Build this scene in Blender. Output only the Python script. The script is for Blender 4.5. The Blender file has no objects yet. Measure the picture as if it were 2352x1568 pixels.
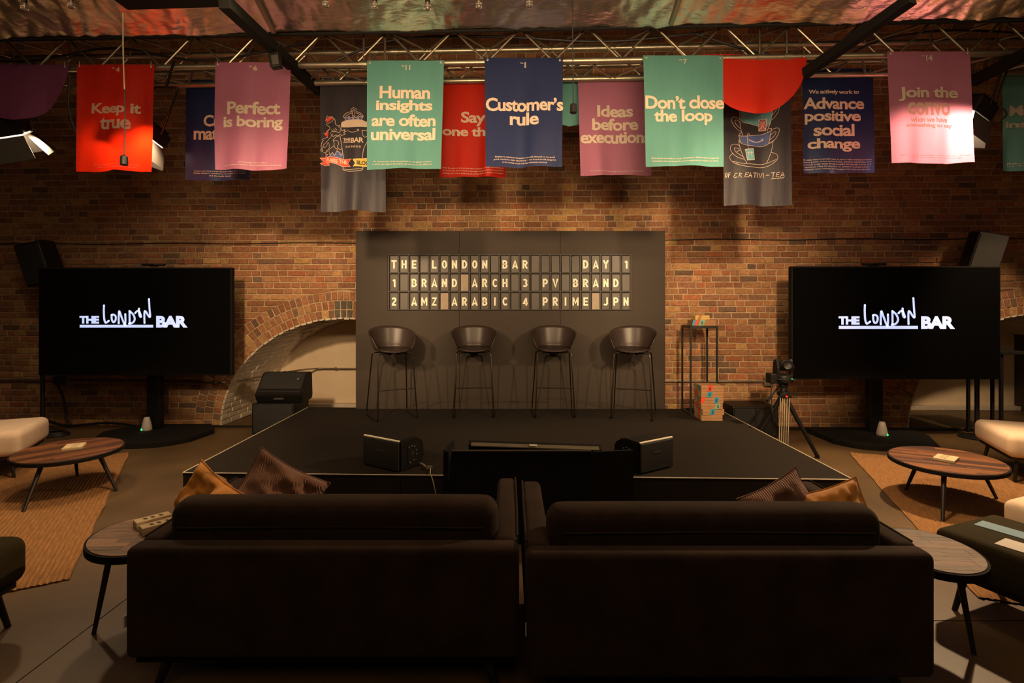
import bpy, bmesh, math, random
from math import sin, cos, pi, radians as R, sqrt, atan2, hypot
from mathutils import Vector as V, Matrix, noise
random.seed(7)
SC = bpy.context.scene
COL = SC.collection
F, PX, PY, CH = 1200.0, 1170.0, 705.0, 1.5

# ------------------------------------------------------------------ camera, world, lights, exposure
cd = bpy.data.cameras.new('camera'); cam = bpy.data.objects.new('camera', cd); COL.objects.link(cam)
cam.location = (0, 0, CH); cam.rotation_euler = (R(90), 0, 0)
cd.sensor_width = 36; cd.lens = F*36/2352
cd.shift_x = (1176-PX)/2352; cd.shift_y = (PY-784)/2352
cd.clip_start = .05
SC.camera = cam
w = bpy.data.worlds.new('world'); SC.world = w; w.use_nodes = True
w.node_tree.nodes['Background'].inputs[0].default_value = (1, .72, .45, 1)
w.node_tree.nodes['Background'].inputs[1].default_value = .01
SC.view_settings.view_transform = 'Standard'; SC.view_settings.look = 'None'
SC.view_settings.exposure = 0.0; SC.view_settings.gamma = 1; SC.view_settings.use_curve_mapping = False

WARM = (1, .67, .37)
def spot(name, loc, to, power, ang, blend=.6, size=.06, col=WARM):
    l = bpy.data.lights.new(name, 'SPOT'); l.energy = power; l.color = col; l.spot_size = R(ang); l.spot_blend = blend
    l.shadow_soft_size = size
    o = bpy.data.objects.new(name, l); COL.objects.link(o); o.location = loc
    o.rotation_euler = (V(to)-V(loc)).to_track_quat('-Z', 'Y').to_euler(); return o
def area(name, loc, to, power, sx, sy, col=WARM):
    l = bpy.data.lights.new(name, 'AREA'); l.shape = 'RECTANGLE'; l.size = sx; l.size_y = sy; l.energy = power; l.color = col
    o = bpy.data.objects.new(name, l); COL.objects.link(o); o.location = loc
    o.rotation_euler = (V(to)-V(loc)).to_track_quat('-Z', 'Y').to_euler(); return o
spot('stage_spot_left', (-3.0, .9, 3.0), (.3, 6.3, 1.2), 600, 44, .75, .12)
spot('stage_spot_right', (3.0, .9, 3.0), (-.2, 6.3, 1.2), 600, 44, .75, .12)
spot('stage_spot_centre_left', (-1.6, .7, 3.0), (-2.3, 6.4, 1.25), 900, 38, .8, .12)
spot('stage_spot_centre_right', (1.6, .7, 3.0), (2.3, 6.4, 1.25), 900, 38, .8, .12)
a_ = area('banner_fill', (0, 1.3, 2.45), (0, 4.4, 2.72), 38, 3.8, .2); a_.data.spread = R(75)  # added fill to brighten the banner fronts, stands for no known fixture
area('overhead_fill', (0, 3.0, 3.62), (0, 3.3, 0), 30, 8, .3)  # added soft fill from overhead, not a known lamp
area('ambient_fill', (0, -1.5, 4.2), (0, 1.5, 1), 38, 8, 2)  # added ambient fill behind the camera, no lamp known there
area('foil_fill', (0, 2.3, 3.1), (0, 2.9, 6), 24, 8, .2)  # added upward fill that brightens the foil, no lamp on the truss
spot('flood_beam_left', (-2.92, 4.44, 2.95), (-3.5, 2.9, 0), 80, 112, .5, .08)
spot('flood_beam_far_left', (-4.1, 4.60, 2.95), (-4.0, 2.8, 0), 75, 112, .6, .08)
spot('flood_beam_right', (3.70, 4.46, 2.97), (2.4, 2.4, 0), 430, 122, .35, .05)
spot('right_arch_fill', (5.3, 4.3, 3.1), (5.5, 6.6, .2), 300, 58, .8, .1)  # added out-of-view light to brighten the right arch; no flood is built there
spot('cross_spot_left', (-1.2, 3.0, 3.5), (-4.0, 4.1, 0), 260, 62, .8, .15)
spot('cross_spot_right', (1.2, 3.0, 3.5), (3.7, 3.9, 0), 260, 62, .8, .15)

# ------------------------------------------------------------------ helpers
def P(px, py, Y): return V(((px-PX)*Y/F, Y, CH-(py-PY)*Y/F))
def G(px, py, z=0.0):
    Y = (CH-z)*F/(py-PY); return V(((px-PX)*Y/F, Y, z))
def lin(c):
    return tuple(((x/255)/12.92 if x <= 10 else (((x/255)+.055)/1.055)**2.4) for x in c)
def newmat(name):
    m = bpy.data.materials.new(name); m.use_nodes = True
    nt = m.node_tree; return m, nt, nt.nodes['Principled BSDF'], nt.nodes['Material Output']
def N(nt, t, **k):
    n = nt.nodes.new(t)
    for a, b in k.items():
        if a.startswith('i_'): n.inputs[a[2:].replace('_', ' ')].default_value = b
        else: setattr(n, a, b)
    return n
def mat(name, c, rough=.6, metal=0, var=.12, scale=14, bump=0, bscale=80, emit=None, es=1, sheen=0, spec=None, coat=0, stretch=None, coords='Object', trans=0, tc=None):
    """procedural: base colour broken up by noise, optional bump"""
    m, nt, b, out = newmat(name); L = nt.links.new
    if max(c) > 1: c = lin(c)
    tcn = N(nt, 'ShaderNodeTexCoord'); src = tcn.outputs[coords]
    if stretch:
        mp = N(nt, 'ShaderNodeMapping'); mp.inputs['Scale'].default_value = stretch; L(src, mp.inputs['Vector']); src = mp.outputs[0]
    nz = N(nt, 'ShaderNodeTexNoise'); nz.inputs['Scale'].default_value = scale; nz.inputs['Detail'].default_value = 5
    L(src, nz.inputs['Vector'])
    cr = N(nt, 'ShaderNodeValToRGB')
    cr.color_ramp.elements[0].position = .3; cr.color_ramp.elements[1].position = .72
    cr.color_ramp.elements[0].color = tuple(x*(1-var) for x in c)+(1,)
    cr.color_ramp.elements[1].color = tuple(min(1, x*(1+var)) for x in c)+(1,)
    L(nz.outputs['Fac'], cr.inputs[0]); L(cr.outputs[0], b.inputs['Base Color'])
    b.inputs['Roughness'].default_value = rough; b.inputs['Metallic'].default_value = metal
    if spec is not None: b.inputs['Specular IOR Level'].default_value = spec
    if sheen: b.inputs['Sheen Weight'].default_value = sheen
    if coat: b.inputs['Coat Weight'].default_value = coat
    if emit: b.inputs['Emission Color'].default_value = tuple(lin(emit) if max(emit) > 1 else emit)+(1,); b.inputs['Emission Strength'].default_value = es
    if bump:
        n2 = N(nt, 'ShaderNodeTexNoise'); n2.inputs['Scale'].default_value = bscale; n2.inputs['Detail'].default_value = 4; L(src, n2.inputs['Vector'])
        bp = N(nt, 'ShaderNodeBump'); bp.inputs['Strength'].default_value = bump; bp.inputs['Distance'].default_value = .01
        L(n2.outputs['Fac'], bp.inputs['Height']); L(bp.outputs[0], b.inputs['Normal'])
    if trans:
        tr = N(nt, 'ShaderNodeBsdfTranslucent'); L(cr.outputs[0], tr.inputs['Color'])
        if tc: tr.inputs['Color'].default_value = tc
        mx = N(nt, 'ShaderNodeMixShader'); mx.inputs[0].default_value = trans
        L(b.outputs[0], mx.inputs[1]); L(tr.outputs[0], mx.inputs[2]); L(mx.outputs[0], out.inputs[0])
    return m
def attr_mat(name, rough=.8, gain=1.0, var=.25, scale=30, bump=.5, bscale=90, stretch=None, coat=0):
    """colour comes from the per-piece colour attribute 'Col' times noise"""
    m, nt, b, out = newmat(name); L = nt.links.new
    at = N(nt, 'ShaderNodeAttribute', attribute_name='Col')
    g = N(nt, 'ShaderNodeNewGeometry'); src = g.outputs['Position']
    if stretch:
        tcn = N(nt, 'ShaderNodeTexCoord'); mp = N(nt, 'ShaderNodeMapping'); mp.inputs['Scale'].default_value = stretch; L(tcn.outputs['Object'], mp.inputs['Vector']); src = mp.outputs[0]
    nz = N(nt, 'ShaderNodeTexNoise'); nz.inputs['Scale'].default_value = scale; nz.inputs['Detail'].default_value = 6; L(src, nz.inputs['Vector'])
    mr = N(nt, 'ShaderNodeMapRange'); mr.inputs[1].default_value = .25; mr.inputs[2].default_value = .75
    mr.inputs[3].default_value = (1-var)*gain; mr.inputs[4].default_value = (1+var)*gain; L(nz.outputs['Fac'], mr.inputs[0])
    mm = N(nt, 'ShaderNodeVectorMath', operation='SCALE'); L(at.outputs['Color'], mm.inputs[0]); L(mr.outputs[0], mm.inputs['Scale'])
    L(mm.outputs[0], b.inputs['Base Color']); b.inputs['Roughness'].default_value = rough
    if coat: b.inputs['Coat Weight'].default_value = coat
    n2 = N(nt, 'ShaderNodeTexNoise'); n2.inputs['Scale'].default_value = bscale; n2.inputs['Detail'].default_value = 5; L(src, n2.inputs['Vector'])
    bp = N(nt, 'ShaderNodeBump'); bp.inputs['Strength'].default_value = bump; bp.inputs['Distance'].default_value = .012
    L(n2.outputs['Fac'], bp.inputs['Height']); L(bp.outputs[0], b.inputs['Normal'])
    return m

def tag(o, label=None, cat=None, group=None, kind=None):
    if label: o['label'] = label
    if cat: o['category'] = cat
    if group: o['group'] = group
    if kind: o['kind'] = kind
    return o
def thing(name, label, cat, loc=(0, 0, 0), rz=0, group=None):
    o = bpy.data.objects.new(name, None); COL.objects.link(o); o.location = loc; o.rotation_euler = (0, 0, rz)
    o.empty_display_size = .1
    return tag(o, label, cat, group)
def link_mesh(name, me, m, parent=None, smooth=False, mod=None):
    o = bpy.data.objects.new(name, me); COL.objects.link(o)
    if m: me.materials.append(m)
    if parent: o.parent = parent
    if smooth: me.shade_smooth()
    return o
def pydata(name, vs, fs, m=None, parent=None, smooth=False, cols=None):
    me = bpy.data.meshes.new(name); me.from_pydata([tuple(v) for v in vs], [], fs)
    if cols:
        ca = me.color_attributes.new('Col', 'FLOAT_COLOR', 'POINT')
        ca.data.foreach_set('color', [x for c in cols for x in (c[0], c[1], c[2], 1)])
    me.update()
    return link_mesh(name, me, m, parent, smooth)
class MB:
    """mesh builder: collects shapes, then links them as one mesh"""
    def __init__(s, off=(0, 0, 0)): s.v = []; s.f = []; s.off = V(off)
    def add(s, vs, fs):
        n = len(s.v); s.v += [V(v)-s.off for v in vs]; s.f += [tuple(i+n for i in f) for f in fs]; return s
    def box(s, c, d, rz=0, M=None, r=0, seg=2):
        bm = bmesh.new(); bmesh.ops.create_cube(bm, size=1)
        bmesh.ops.scale(bm, vec=V(d), verts=bm.verts)
        if r: bmesh.ops.bevel(bm, geom=bm.edges[:], offset=r, segments=seg, profile=.5, affect='EDGES', clamp_overlap=True)
        T = Matrix.Translation(V(c)) @ (M if M else Matrix.Rotation(rz, 4, 'Z'))
        bmesh.ops.transform(bm, matrix=T, verts=bm.verts); bm.verts.index_update()
        s.add([v.co for v in bm.verts], [tuple(v.index for v in f.verts) for f in bm.faces]); bm.free(); return s
    def cyl(s, a, b, r0, r1=None, n=12, cap=True):
        a = V(a); b = V(b); r1 = r0 if r1 is None else r1; d = (b-a).normalized()
        x = d.orthogonal().normalized(); y = d.cross(x); vs = []
        for p, r in ((a, r0), (b, r1)):
            for i in range(n): t = 2*pi*i/n; vs.append(p+x*r*cos(t)+y*r*sin(t))
        fs = [(i, (i+1) % n, n+(i+1) % n, n+i) for i in range(n)]
        if cap: fs += [tuple(range(n-1, -1, -1)), tuple(range(n, 2*n))]
        return s.add(vs, fs)
    def tube(s, pts, r, n=8, closed=False):
        pts = [V(p) for p in pts]; m = len(pts); vs = []; fs = []; up = None
        for i, p in enumerate(pts):
            if closed: d = pts[(i+1) % m]-pts[i-1]
            else: d = pts[min(i+1, m-1)]-pts[max(i-1, 0)]
            d.normalize()
            if up is None: up = d.orthogonal().normalized()
            else: up = (up-d*up.dot(d)).normalized()
            y = d.cross(up)
            for k in range(n): t = 2*pi*k/n; vs.append(p+up*r*cos(t)+y*r*sin(t))
        for i in range(m if closed else m-1):
            j = (i+1) % m
            for k in range(n): fs.append((i*n+k, i*n+(k+1) % n, j*n+(k+1) % n, j*n+k))
        if not closed: fs += [tuple(range(n-1, -1, -1)), tuple(range((m-1)*n, m*n))]
        return s.add(vs, fs)
    def lathe(s, prof, c=(0, 0, 0), n=24, M=None):
        c = V(c); vs = []; m = len(prof); M = M or Matrix.Identity(4)
        for (r, z) in prof:
            for i in range(n): t = 2*pi*i/n; vs.append(c+M @ V((r*cos(t), r*sin(t), z)))
        fs = [(j*n+i, j*n+(i+1) % n, (j+1)*n+(i+1) % n, (j+1)*n+i) for j in range(m-1) for i in range(n)]
        fs += [tuple(range(n-1, -1, -1)), tuple(range((m-1)*n, m*n))]
        return s.add(vs, fs)
    def prism(s, poly, z0, z1):
        n = len(poly); vs = [(x, y, z0) for x, y in poly]+[(x, y, z1) for x, y in poly]
        return s.add(vs, [tuple(range(n-1, -1, -1)), tuple(range(n, 2*n))]+[(i, (i+1) % n, n+(i+1) % n, n+i) for i in range(n)])
    def build(s, name, m, parent=None, smooth=False):
        o = pydata(name, s.v, s.f, m, parent)
        if smooth:
            me = o.data; me.shade_smooth()
            bm = bmesh.new(); bm.from_mesh(me)
            for e in bm.edges:
                if len(e.link_faces) == 2 and e.calc_face_angle(0) > R(38): e.smooth = False
            bm.to_mesh(me); bm.free()
        return o
def fillet(pts, rad, seg=5):
    pts = [V(p) for p in pts]; out = [pts[0]]
    for i in range(1, len(pts)-1):
        a, b, c = pts[i-1], pts[i], pts[i+1]; d1 = (a-b); d2 = (c-b); r = min(rad, d1.length*.45, d2.length*.45)
        p, q = b+d1.normalized()*r, b+d2.normalized()*r
        for k in range(seg+1): t = k/seg; out.append(p*(1-t)**2+b*2*t*(1-t)+q*t*t)
    out.append(pts[-1]); return out
def smoothpts(pts, sub=5):
    pts = [V(p) for p in pts]; out = []
    for i in range(len(pts)-1):
        p0 = pts[max(i-1, 0)]; p1 = pts[i]; p2 = pts[i+1]; p3 = pts[min(i+2, len(pts)-1)]
        for k in range(sub):
            t = k/sub
            out.append(.5*((2*p1)+(p2-p0)*t+(2*p0-5*p1+4*p2-p3)*t*t+(3*p1-p0-3*p2+p3)*t**3))
    out.append(pts[-1]); return out
def copy_tree(o, parent=None):
    c = o.copy(); COL.objects.link(c); c.parent = parent
    for ch in o.children: copy_tree(ch, c)
    return c
def ab(pt, v): return [pt[0]+v[0], pt[1]+v[1]]

# ------------------------------------------------------------------ text
FOOT = {
 'craft': ["Amazon advertising should always be of the highest possible", "fidelity, taking into consideration the context of the creative", "and the media channel."],
 'say': ["Even in parts of the world where busier, noisier advertising is", "the norm, the human truth is the same. Single minded, story-driven", "messages are more easily absorbed than facts or multiple messages."],
 'cust': ["Amazon is customer-obsessed, not self-obsessed, so we avoid", "grand, manifesto-style advertising \u2013 our brand should always be", "in the background, helping customers succeed."],
 'adv': ["No matter where local culture stands, we strive to make work that showcases", "diverse points of view and role models, depresses cultural bias, and", "promotes social change through thoughtful and respectful content and", "experiences. Using the rubric below, we optimize for work that includes", "\"inclusion\" at the minimum, and \"changing norms\" at the most directly."],
 'true': ["From assessments to consumer story and culture.", "Don't try to cover everything, we improve."],
 'perf': ["Don't let perfect stop you telling it.", "It is consistency and context of all our marketing that is core of the story."],
 'human': ["The cleverest ideas can be more powerful for the simplest of reasons.", "Look for the insight in the human experience, not the difference."],
 'ideas': ["Do not shoot from high and go beyond them imagine and feel."],
 'loop': ["Don't assume our work is so clear consumers it. Think of them to open the", "conversation lead, and the list if you to be generous to complete the story."],
 'join': ["Be culturally relevant, but", "only where we belong."],
 'make': ["Make brand fresh and alive", "for the people who see it."],
}
TX = {}
def prefetch(strings):
    obs = []
    for (b, off) in strings:
        cu = bpy.data.curves.new('t', 'FONT'); cu.body = b; cu.size = 1; cu.offset = off; cu.resolution_u = 3 if len(b) < 20 else 1
        if len(b) < 20: cu.space_character = .93
        o = bpy.data.objects.new('t', cu); COL.objects.link(o); obs.append((b, off, o, cu))
    dg = bpy.context.evaluated_depsgraph_get()
    for b, off, o, cu in obs:
        me = bpy.data.meshes.new_from_object(o.evaluated_get(dg))
        vs = [(v.co.x, v.co.y) for v in me.vertices]; fs = [tuple(p.vertices) for p in me.polygons]
        x0 = min(v[0] for v in vs); x1 = max(v[0] for v in vs); y0 = min(v[1] for v in vs); y1 = max(v[1] for v in vs)
        TX[(b, off)] = ([((x-x0)/(x1-x0), (y-y0)/(y1-y0)) for x, y in vs], fs, (x1-x0)/(y1-y0))
        bpy.data.meshes.remove(me)
    for b, off, o, cu in obs: bpy.data.objects.remove(o); bpy.data.curves.remove(cu)
BO, LO = .028, .010
BOARD = ["THE LONDON BAR     DAY 1", "1 BRAND ARCH 3 PV BRAND ", "2 AMZ ARABIC 4 PRIME JPN"]
BIG = ["Keep it", "true", "Craft", "matters", "Perfect", "is boring", "Human", "insights", "are often", "universal", "Say", "one thing", "Customer\u2019s", "rule",
       "Ideas", "before", "executions", "Don\u2019t close", "the loop", "We actively work to", "Advance", "positive", "social", "change", "Join the", "convo", "when we have", "something to say",
       "Make it", "inspiring", "4", "6", "11", "12", "1", "2", "7", "13", "14", "8", "THE", "BAR", "No.", "RAISE THE", "BLOODY", "OF CREATIVI-TEA", "IS", "GB", "UK", "NO"]
prefetch([(s, BO) for s in BIG]+[(s, LO) for k in FOOT.values() for s in k]+[('THE', .055), ('BAR', .055)])
def text_part(name, s, off, mapf, m, parent, thick=None):
    vs, fs, _ = TX[(s, off)]
    return pydata(name, [mapf(u, v) for u, v in vs], fs, m, parent)

# ------------------------------------------------------------------ materials
M = {}
M['brick'] = attr_mat('brick_face', .88, 1.0, .32, 34, .75, 110)
M['mortar'] = mat('mortar', (.46, .33, .20), .95, var=.3, scale=9, bump=.6, bscale=60)
M['painted'] = mat('white_painted_brick', (.60, .52, .42), .75, var=.12, scale=12, bump=.5, bscale=40)
M['panel'] = mat('cream_panel', (.80, .64, .45), .8, var=.05, scale=3)
M['concrete'] = mat('polished_concrete', (.112, .068, .029), .47, var=.32, scale=1.6, bump=.05, bscale=12)
M['darkroom'] = mat('dark_plaster', (.06, .045, .03), .9)
M['black'] = mat('black_plastic', (.007, .0065, .006), .48, var=.1, spec=.32)
M['blackmatt'] = mat('matt_black', (.009, .008, .007), .85, spec=.2)
M['blackmetal'] = mat('black_powder_coated_steel', (.016, .014, .012), .42, metal=.2)
M['grille'] = mat('speaker_grille', (.012, .011, .010), .6, bump=.15, bscale=600)
M['screen'] = mat('screen_glass', (.003, .003, .003), .16, spec=.45, var=0)
M['logo'] = mat('lit_logo', (.6, .68, .9), .5, emit=(.50, .62, 1.0), es=.95)
M['deck'] = mat('stage_carpet', (.018, .013, .009), .95, spec=.2, var=.12, scale=120, bump=.4, bscale=400)
M['fascia'] = mat('stage_fascia', (.022, .018, .014), .7, spec=.2, var=.12, scale=5)
M['trim'] = mat('aluminium_trim', (.62, .54, .42), .5)
M['backdrop'] = mat('charcoal_backdrop', (.041, .030, .022), .66, spec=.3, var=.06, scale=3)
M['boardframe'] = mat('board_frame', (.036, .030, .025), .6)
M['pocket'] = mat('board_pocket', (.012, .010, .009), .8)
M['tile'] = mat('flap_tile', (.042, .033, .025), .46, var=.1, scale=9)
M['tileglare'] = mat('flap_tile_glare', (.26, .20, .14), .5)  # paler base colour stands in for a reflection on blank flaps
M['letterwhite'] = mat('cream_letter', (.88, .80, .66), .6, var=.03)
M['stool'] = mat('stool_shell', (.034, .023, .019), .36, spec=.35, var=.06, scale=6)
M['stoolmetal'] = mat('stool_frame', (.035, .028, .02), .3, metal=.85)
M['alu'] = mat('truss_aluminium', (.36, .31, .23), .36, metal=.85, var=.2, scale=8)
M['dullalu'] = mat('dull_aluminium', (.20, .165, .105), .5, metal=.6)
M['velvet'] = mat('dark_brown_velvet', (.030, .016, .010), .9, spec=.15, sheen=.04, var=.3, scale=7, bump=.15, bscale=30)
M['orange'] = mat('orange_velvet', (.62, .24, .018), .75, sheen=.3, var=.28, scale=9, bump=.2, bscale=25)
M['cord'] = mat('brown_corduroy', (.20, .085, .045), .85, sheen=.2, var=.2, scale=9)
M['cream'] = mat('cream_upholstery', (.74, .56, .40), .9, var=.05, bump=.2, bscale=300)
M['olive'] = mat('olive_upholstery', (.036, .028, .012), .9, spec=.12, var=.12, bump=.2, bscale=200)
M['blue'] = mat('pale_blue_paper', (.16, .28, .36), .7, var=.04)
M['paper'] = mat('white_paper', (.60, .56, .50), .7, var=.04)
M['card'] = mat('cream_card', (.60, .46, .27), .8, var=.08, scale=30)
M['ink'] = mat('black_ink', (.02, .018, .015), .7)
M['wood'] = attr_mat('table_wood', .58, 1.0, .45, 3.2, .12, 30, stretch=(2.2, 34, 10))
M['cardboard'] = mat('cardboard', (.36, .19, .085), .85, var=.1, scale=20)
M['cardboardlit'] = mat('lit_yellow_cardboard', (.62, .40, .13), .8, var=.1)  # cardboard with its yellow lighting put into the base colour
M['tblue'] = mat('blue_tape', (.03, .30, .46), .5, var=.05)
M['tred'] = mat('red_tape', (.72, .06, .025), .5, var=.05)
M['tgreen'] = mat('green_tape', (.22, .42, .28), .5, var=.05)
M['white'] = mat('white_plastic', (.62, .58, .52), .4, var=.03)
M['greenled'] = mat('green_led', (.0, .4, .05), .4, emit=(.02, 1, .12), es=2.2)
M['redled'] = mat('red_knob', (.6, .05, .03), .4, var=.03)
M['conduit'] = mat('steel_conduit', (.30, .26, .20), .35, metal=.8)
M['cable'] = mat('black_cable', (.012, .011, .01), .55)
M['cablew'] = mat('pale_cable', (.40, .34, .24), .6)
M['lens'] = mat('lit_lamp_lens', (1, .9, .8), .5, emit=(1, .74, .46), es=80)
M['barn'] = mat('barn_door_metal', (.05, .045, .04), .55)
M['glass'] = mat('bulb_glass', (.5, .45, .38), .08, var=0, spec=.8)
bg = M['glass'].node_tree.nodes['Principled BSDF']; bg.inputs['Transmission Weight'].default_value = .9
M['silver'] = mat('silver_plate', (.5, .46, .38), .35, metal=.8)
def cloth(name, c, tr=.38):
    return mat(name, c, .52, var=.05, scale=3, trans=tr, spec=.28, bump=.5, bscale=5, stretch=(3.2, 1, .7))
C_ = {}
C_['teal'] = cloth('teal_banner_cloth', (.115, .345, .31)); C_['navy'] = cloth('navy_banner_cloth', (.010, .020, .085), .22)
C_['pink'] = cloth('pink_banner_cloth', (.40, .14, .24)); C_['red'] = cloth('red_banner_cloth', (.60, .018, .003))
C_['purple'] = cloth('plum_banner_cloth', (.20, .055, .14)); C_['black'] = cloth('charcoal_banner_cloth', (.030, .026, .034), .15)
C_['white'] = mat('banner_print', (.92, .72, .56), .6, var=.03, trans=.42)
C_['grey'] = mat('banner_print_grey', (.78, .70, .56), .6, var=.03, trans=.5)
C_['blue'] = mat('blue_print', (.05, .08, .24), .6); C_['cyan'] = mat('cyan_print', (.10, .34, .40), .6)
C_['redp'] = mat('red_print', (.66, .05, .02), .6); C_['yellow'] = mat('yellow_print', (.62, .42, .06), .6)

# ------------------------------------------------------------------ back wall: bricks, arches, recesses
WR = math.atan(.022)
wall_root = thing('wall_back', None, None, (0, 6.5, 0), -WR); wall_root['kind'] = 'structure'
def wall_u(px, py=None):  # px on the wall -> local u
    X = (px-PX)/F; Y = 6.5/(1+.022*X); return X*Y/cos(WR)
def lean(z): return -.10*max(0, z-2.35)**2
ARCH = [dict(c=-2.08, a=1.555, b=1.36), dict(c=6.42, a=1.54, b=1.41)]
RING = .335
def ell_x(A, z, extra):
    a, b = A['a']+extra, A['b']+extra
    return a*sqrt(max(0, 1-(z/b)**2)) if z < b else None
U0, U1, ZT = -7.4, 7.4, 5.2
def intervals(z0, z1, extra):
    """wall intervals outside the arches at heights z0..z1: (left(z0), left(z1), right(z0), right(z1))"""
    cuts = []
    for A in ARCH:
        e0, e1 = ell_x(A, z0, extra), ell_x(A, z1, extra)
        if e0 is None: continue
        e1 = e1 if e1 is not None else e0*.0
        cuts.append((A['c']-e0, A['c']-e1, A['c']+e0, A['c']+e1))
    out = []; l0 = l1 = U0
    for (a0, a1, b0, b1) in cuts:
        out.append((l0, l1, a0, a1)); l0, l1 = b0, b1
    out.append((l0, l1, U1, U1))
    return [i for i in out if min(i[2]-i[0], i[3]-i[1]) > -5 and i[0] < U1]
vs, fs = [], []
z = 0.0
while z < ZT:
    z1 = z+.02 if z < 1.5 else z+.1
    for (a0, a1, b0, b1) in intervals(z, z1, .0):
        n = max(1, int((b0-a0)/1.0)); k = len(vs)
        for i in range(n+1):
            t = i/n; vs.append((min(U1, a0+(b0-a0)*t), .007+lean(z), z)); vs.append((min(U1, a1+(b1-a1)*t), .007+lean(z1), z1))
        fs += [(k+2*i, k+2*i+2, k+2*i+3, k+2*i+1) for i in range(n)]
    z = z1
o = pydata('mortar', vs, fs, M['mortar'], wall_root)
PAL = [((.34, .155, .070), 5), ((.38, .19, .085), 4), ((.31, .135, .062), 4), ((.42, .23, .10), 3), ((.28, .135, .075), 3), ((.46, .27, .10), 1.2), ((.17, .105, .065), .8), ((.22, .12, .07), 1.6), ((.38, .14, .06), 1)]
def bcol():
    c = random.choices([p[0] for p in PAL], [p[1] for p in PAL])[0]; k = random.uniform(.82, 1.2)
    return tuple(x*k for x in c)
def brick_geo(q, depth=.05, proud=0.0, tilt=True):
    """q: four (u, z) corners ccw from lower left; returns verts and faces, 9 quads with a worn chamfer"""
    cu = sum(p[0] for p in q)/4; cz = sum(p[1] for p in q)/4; h = .006; out = []
    yo = -proud-random.uniform(0, .006); t1 = random.uniform(-.003, .003); t2 = random.uniform(-.003, .003)
    jit = lambda: random.uniform(-.0022, .0022)
    outer = [(u+jit(), z+jit()) for u, z in q]
    inner = []
    for u, z in outer:
        du, dz = cu-u, cz-z; l = hypot(du, dz)+1e-6
        inner.append((u+(h if du > 0 else -h)*random.uniform(.7, 1.6), z+(h if dz > 0 else -h)*random.uniform(.7, 1.6)))
    for u, z in inner: out.append((u, yo+t1*(1 if u > cu else -1)+t2*(1 if z > cz else -1)+lean(z), z))
    for u, z in outer: out.append((u, yo+.006+lean(z), z))
    for u, z in outer: out.append((u, depth*.4+lean(z), z))
    f = [(0, 1, 2, 3)]
    for i in range(4):
        j = (i+1) % 4; f += [(4+i, 4+j, j, i), (8+i, 8+j, 4+j, 4+i)]
    return out, f
bricks = []   # (quad, col, px-centre, py-centre, kind)
CHh = .0754; J = .0135
def wall_px(u, z):
    X = u*cos(WR); Y = 6.5-u*sin(WR)+lean(z); return PX+X/Y*F, PY-(z-CH)/Y*F
for k in range(int(ZT/CHh)):
    z0 = k*CHh+J/2; z1 = (k+1)*CHh-J/2
    ledge = (k == 27)
    for (a0, a1, b0, b1) in intervals(z0, z1, RING):
        u = min(a0, a1) if a0 != a1 else a0
        u = a0+random.uniform(-.0, .0); first = True
        end = max(b0, b1)
        cur0, cur1 = a0, a1
        pat = random.random() < .5
        if a0 == U0: cur0 = cur1 = U0+random.uniform(-.12, 0)
        while True:
            base = max(cur0, cur1) if (first and a0 != U0) else cur0
            wd = .215 if (pat if random.random() < .85 else not pat) else .103
            pat = not pat if random.random() < .8 else pat
            wd += random.uniform(-.006, .006)
            nx = base+wd
            if nx+.07 > min(b0, b1):
                q = [(cur0, z0), (b0-J*.5, z0), (b1-J*.5, z1), (cur1, z1)]
                if max(b0-cur0, b1-cur1) > .02: bricks.append((q, bcol(), k))
                break
            bricks.append(([(cur0, z0), (nx, z0), (nx, z1), (cur1, z1)], bcol(), k))
            cur0 = cur1 = nx+J; first = False
# voussoir rings
vous = []
for A in ARCH:
    for ring in range(3):
        e = .004+ring*.112; d = .101
        am, bmn = A['a']+e+d/2, A['b']+e+d/2
        th = [i*pi/2000 for i in range(2001)]; s = [0]
        for i in range(2000): s.append(s[-1]+hypot(am*(cos(th[i+1])-cos(th[i])), bmn*(sin(th[i+1])-sin(th[i]))))
        n = int(s[-1]/.0775); step = s[-1]/n
        def at(t): 
            i = min(range(0, 2001, 1), key=lambda i: abs(s[i]-t)) if False else 0
            lo, hi = 0, 2000
            while hi-lo > 1:
                mid = (lo+hi)//2
                if s[mid] < t: lo = mid
                else: hi = mid
            return th[lo]
        for i in range(n):
            t0, t1 = at(i*step+J/2), at((i+1)*step-J/2); q = []
            for (t, ee) in ((t0, e), (t0, e+d), (t1, e+d), (t1, e)):
                # offset along the normal of the base ellipse
                bx, bz = A['a']*cos(t), A['b']*sin(t); nx_, nz_ = bx/A['a']**2, bz/A['b']**2; l = hypot(nx_, nz_)
                q.append((A['c']+bx+nx_/l*ee, max(.003, bz+nz_/l*ee)))
            q = [q[0], q[1], q[2], q[3]]
            c = bcol()
            if A is ARCH[0] and abs((t0+t1)/2-pi/2) < .05 and ring < 2: c = (.11, .10, .075)
            vous.append((q, c, -1))
def inview(q):
    u = sum(p[0] for p in q)/4; z = sum(p[1] for p in q)/4; x, y = wall_px(u, z)
    return x, y, abs((q[2][0]-q[0][0])*(q[2][1]-q[0][1]))
single, rest = [], []
for b in vous:
    x, y, a = inview(b[0])
    (single if (536 < x < 816 and 660 < y < 985) else rest).append((b, a))
ns = len(single); cand = []
for b in bricks:
    x, y, a = inview(b[0])
    if (540 < x < 812 and 440 < y < 735) or (1532 < x < 1810 and 480 < y < 985): cand.append((a*(1+.0*x), b))
    else: rest.append((b, a))
cand.sort(key=lambda t: -t[0])
single += [(b, a) for a, b in cand[:300-ns]]; rest += [(b, a) for a, b in cand[300-ns:]]
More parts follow.
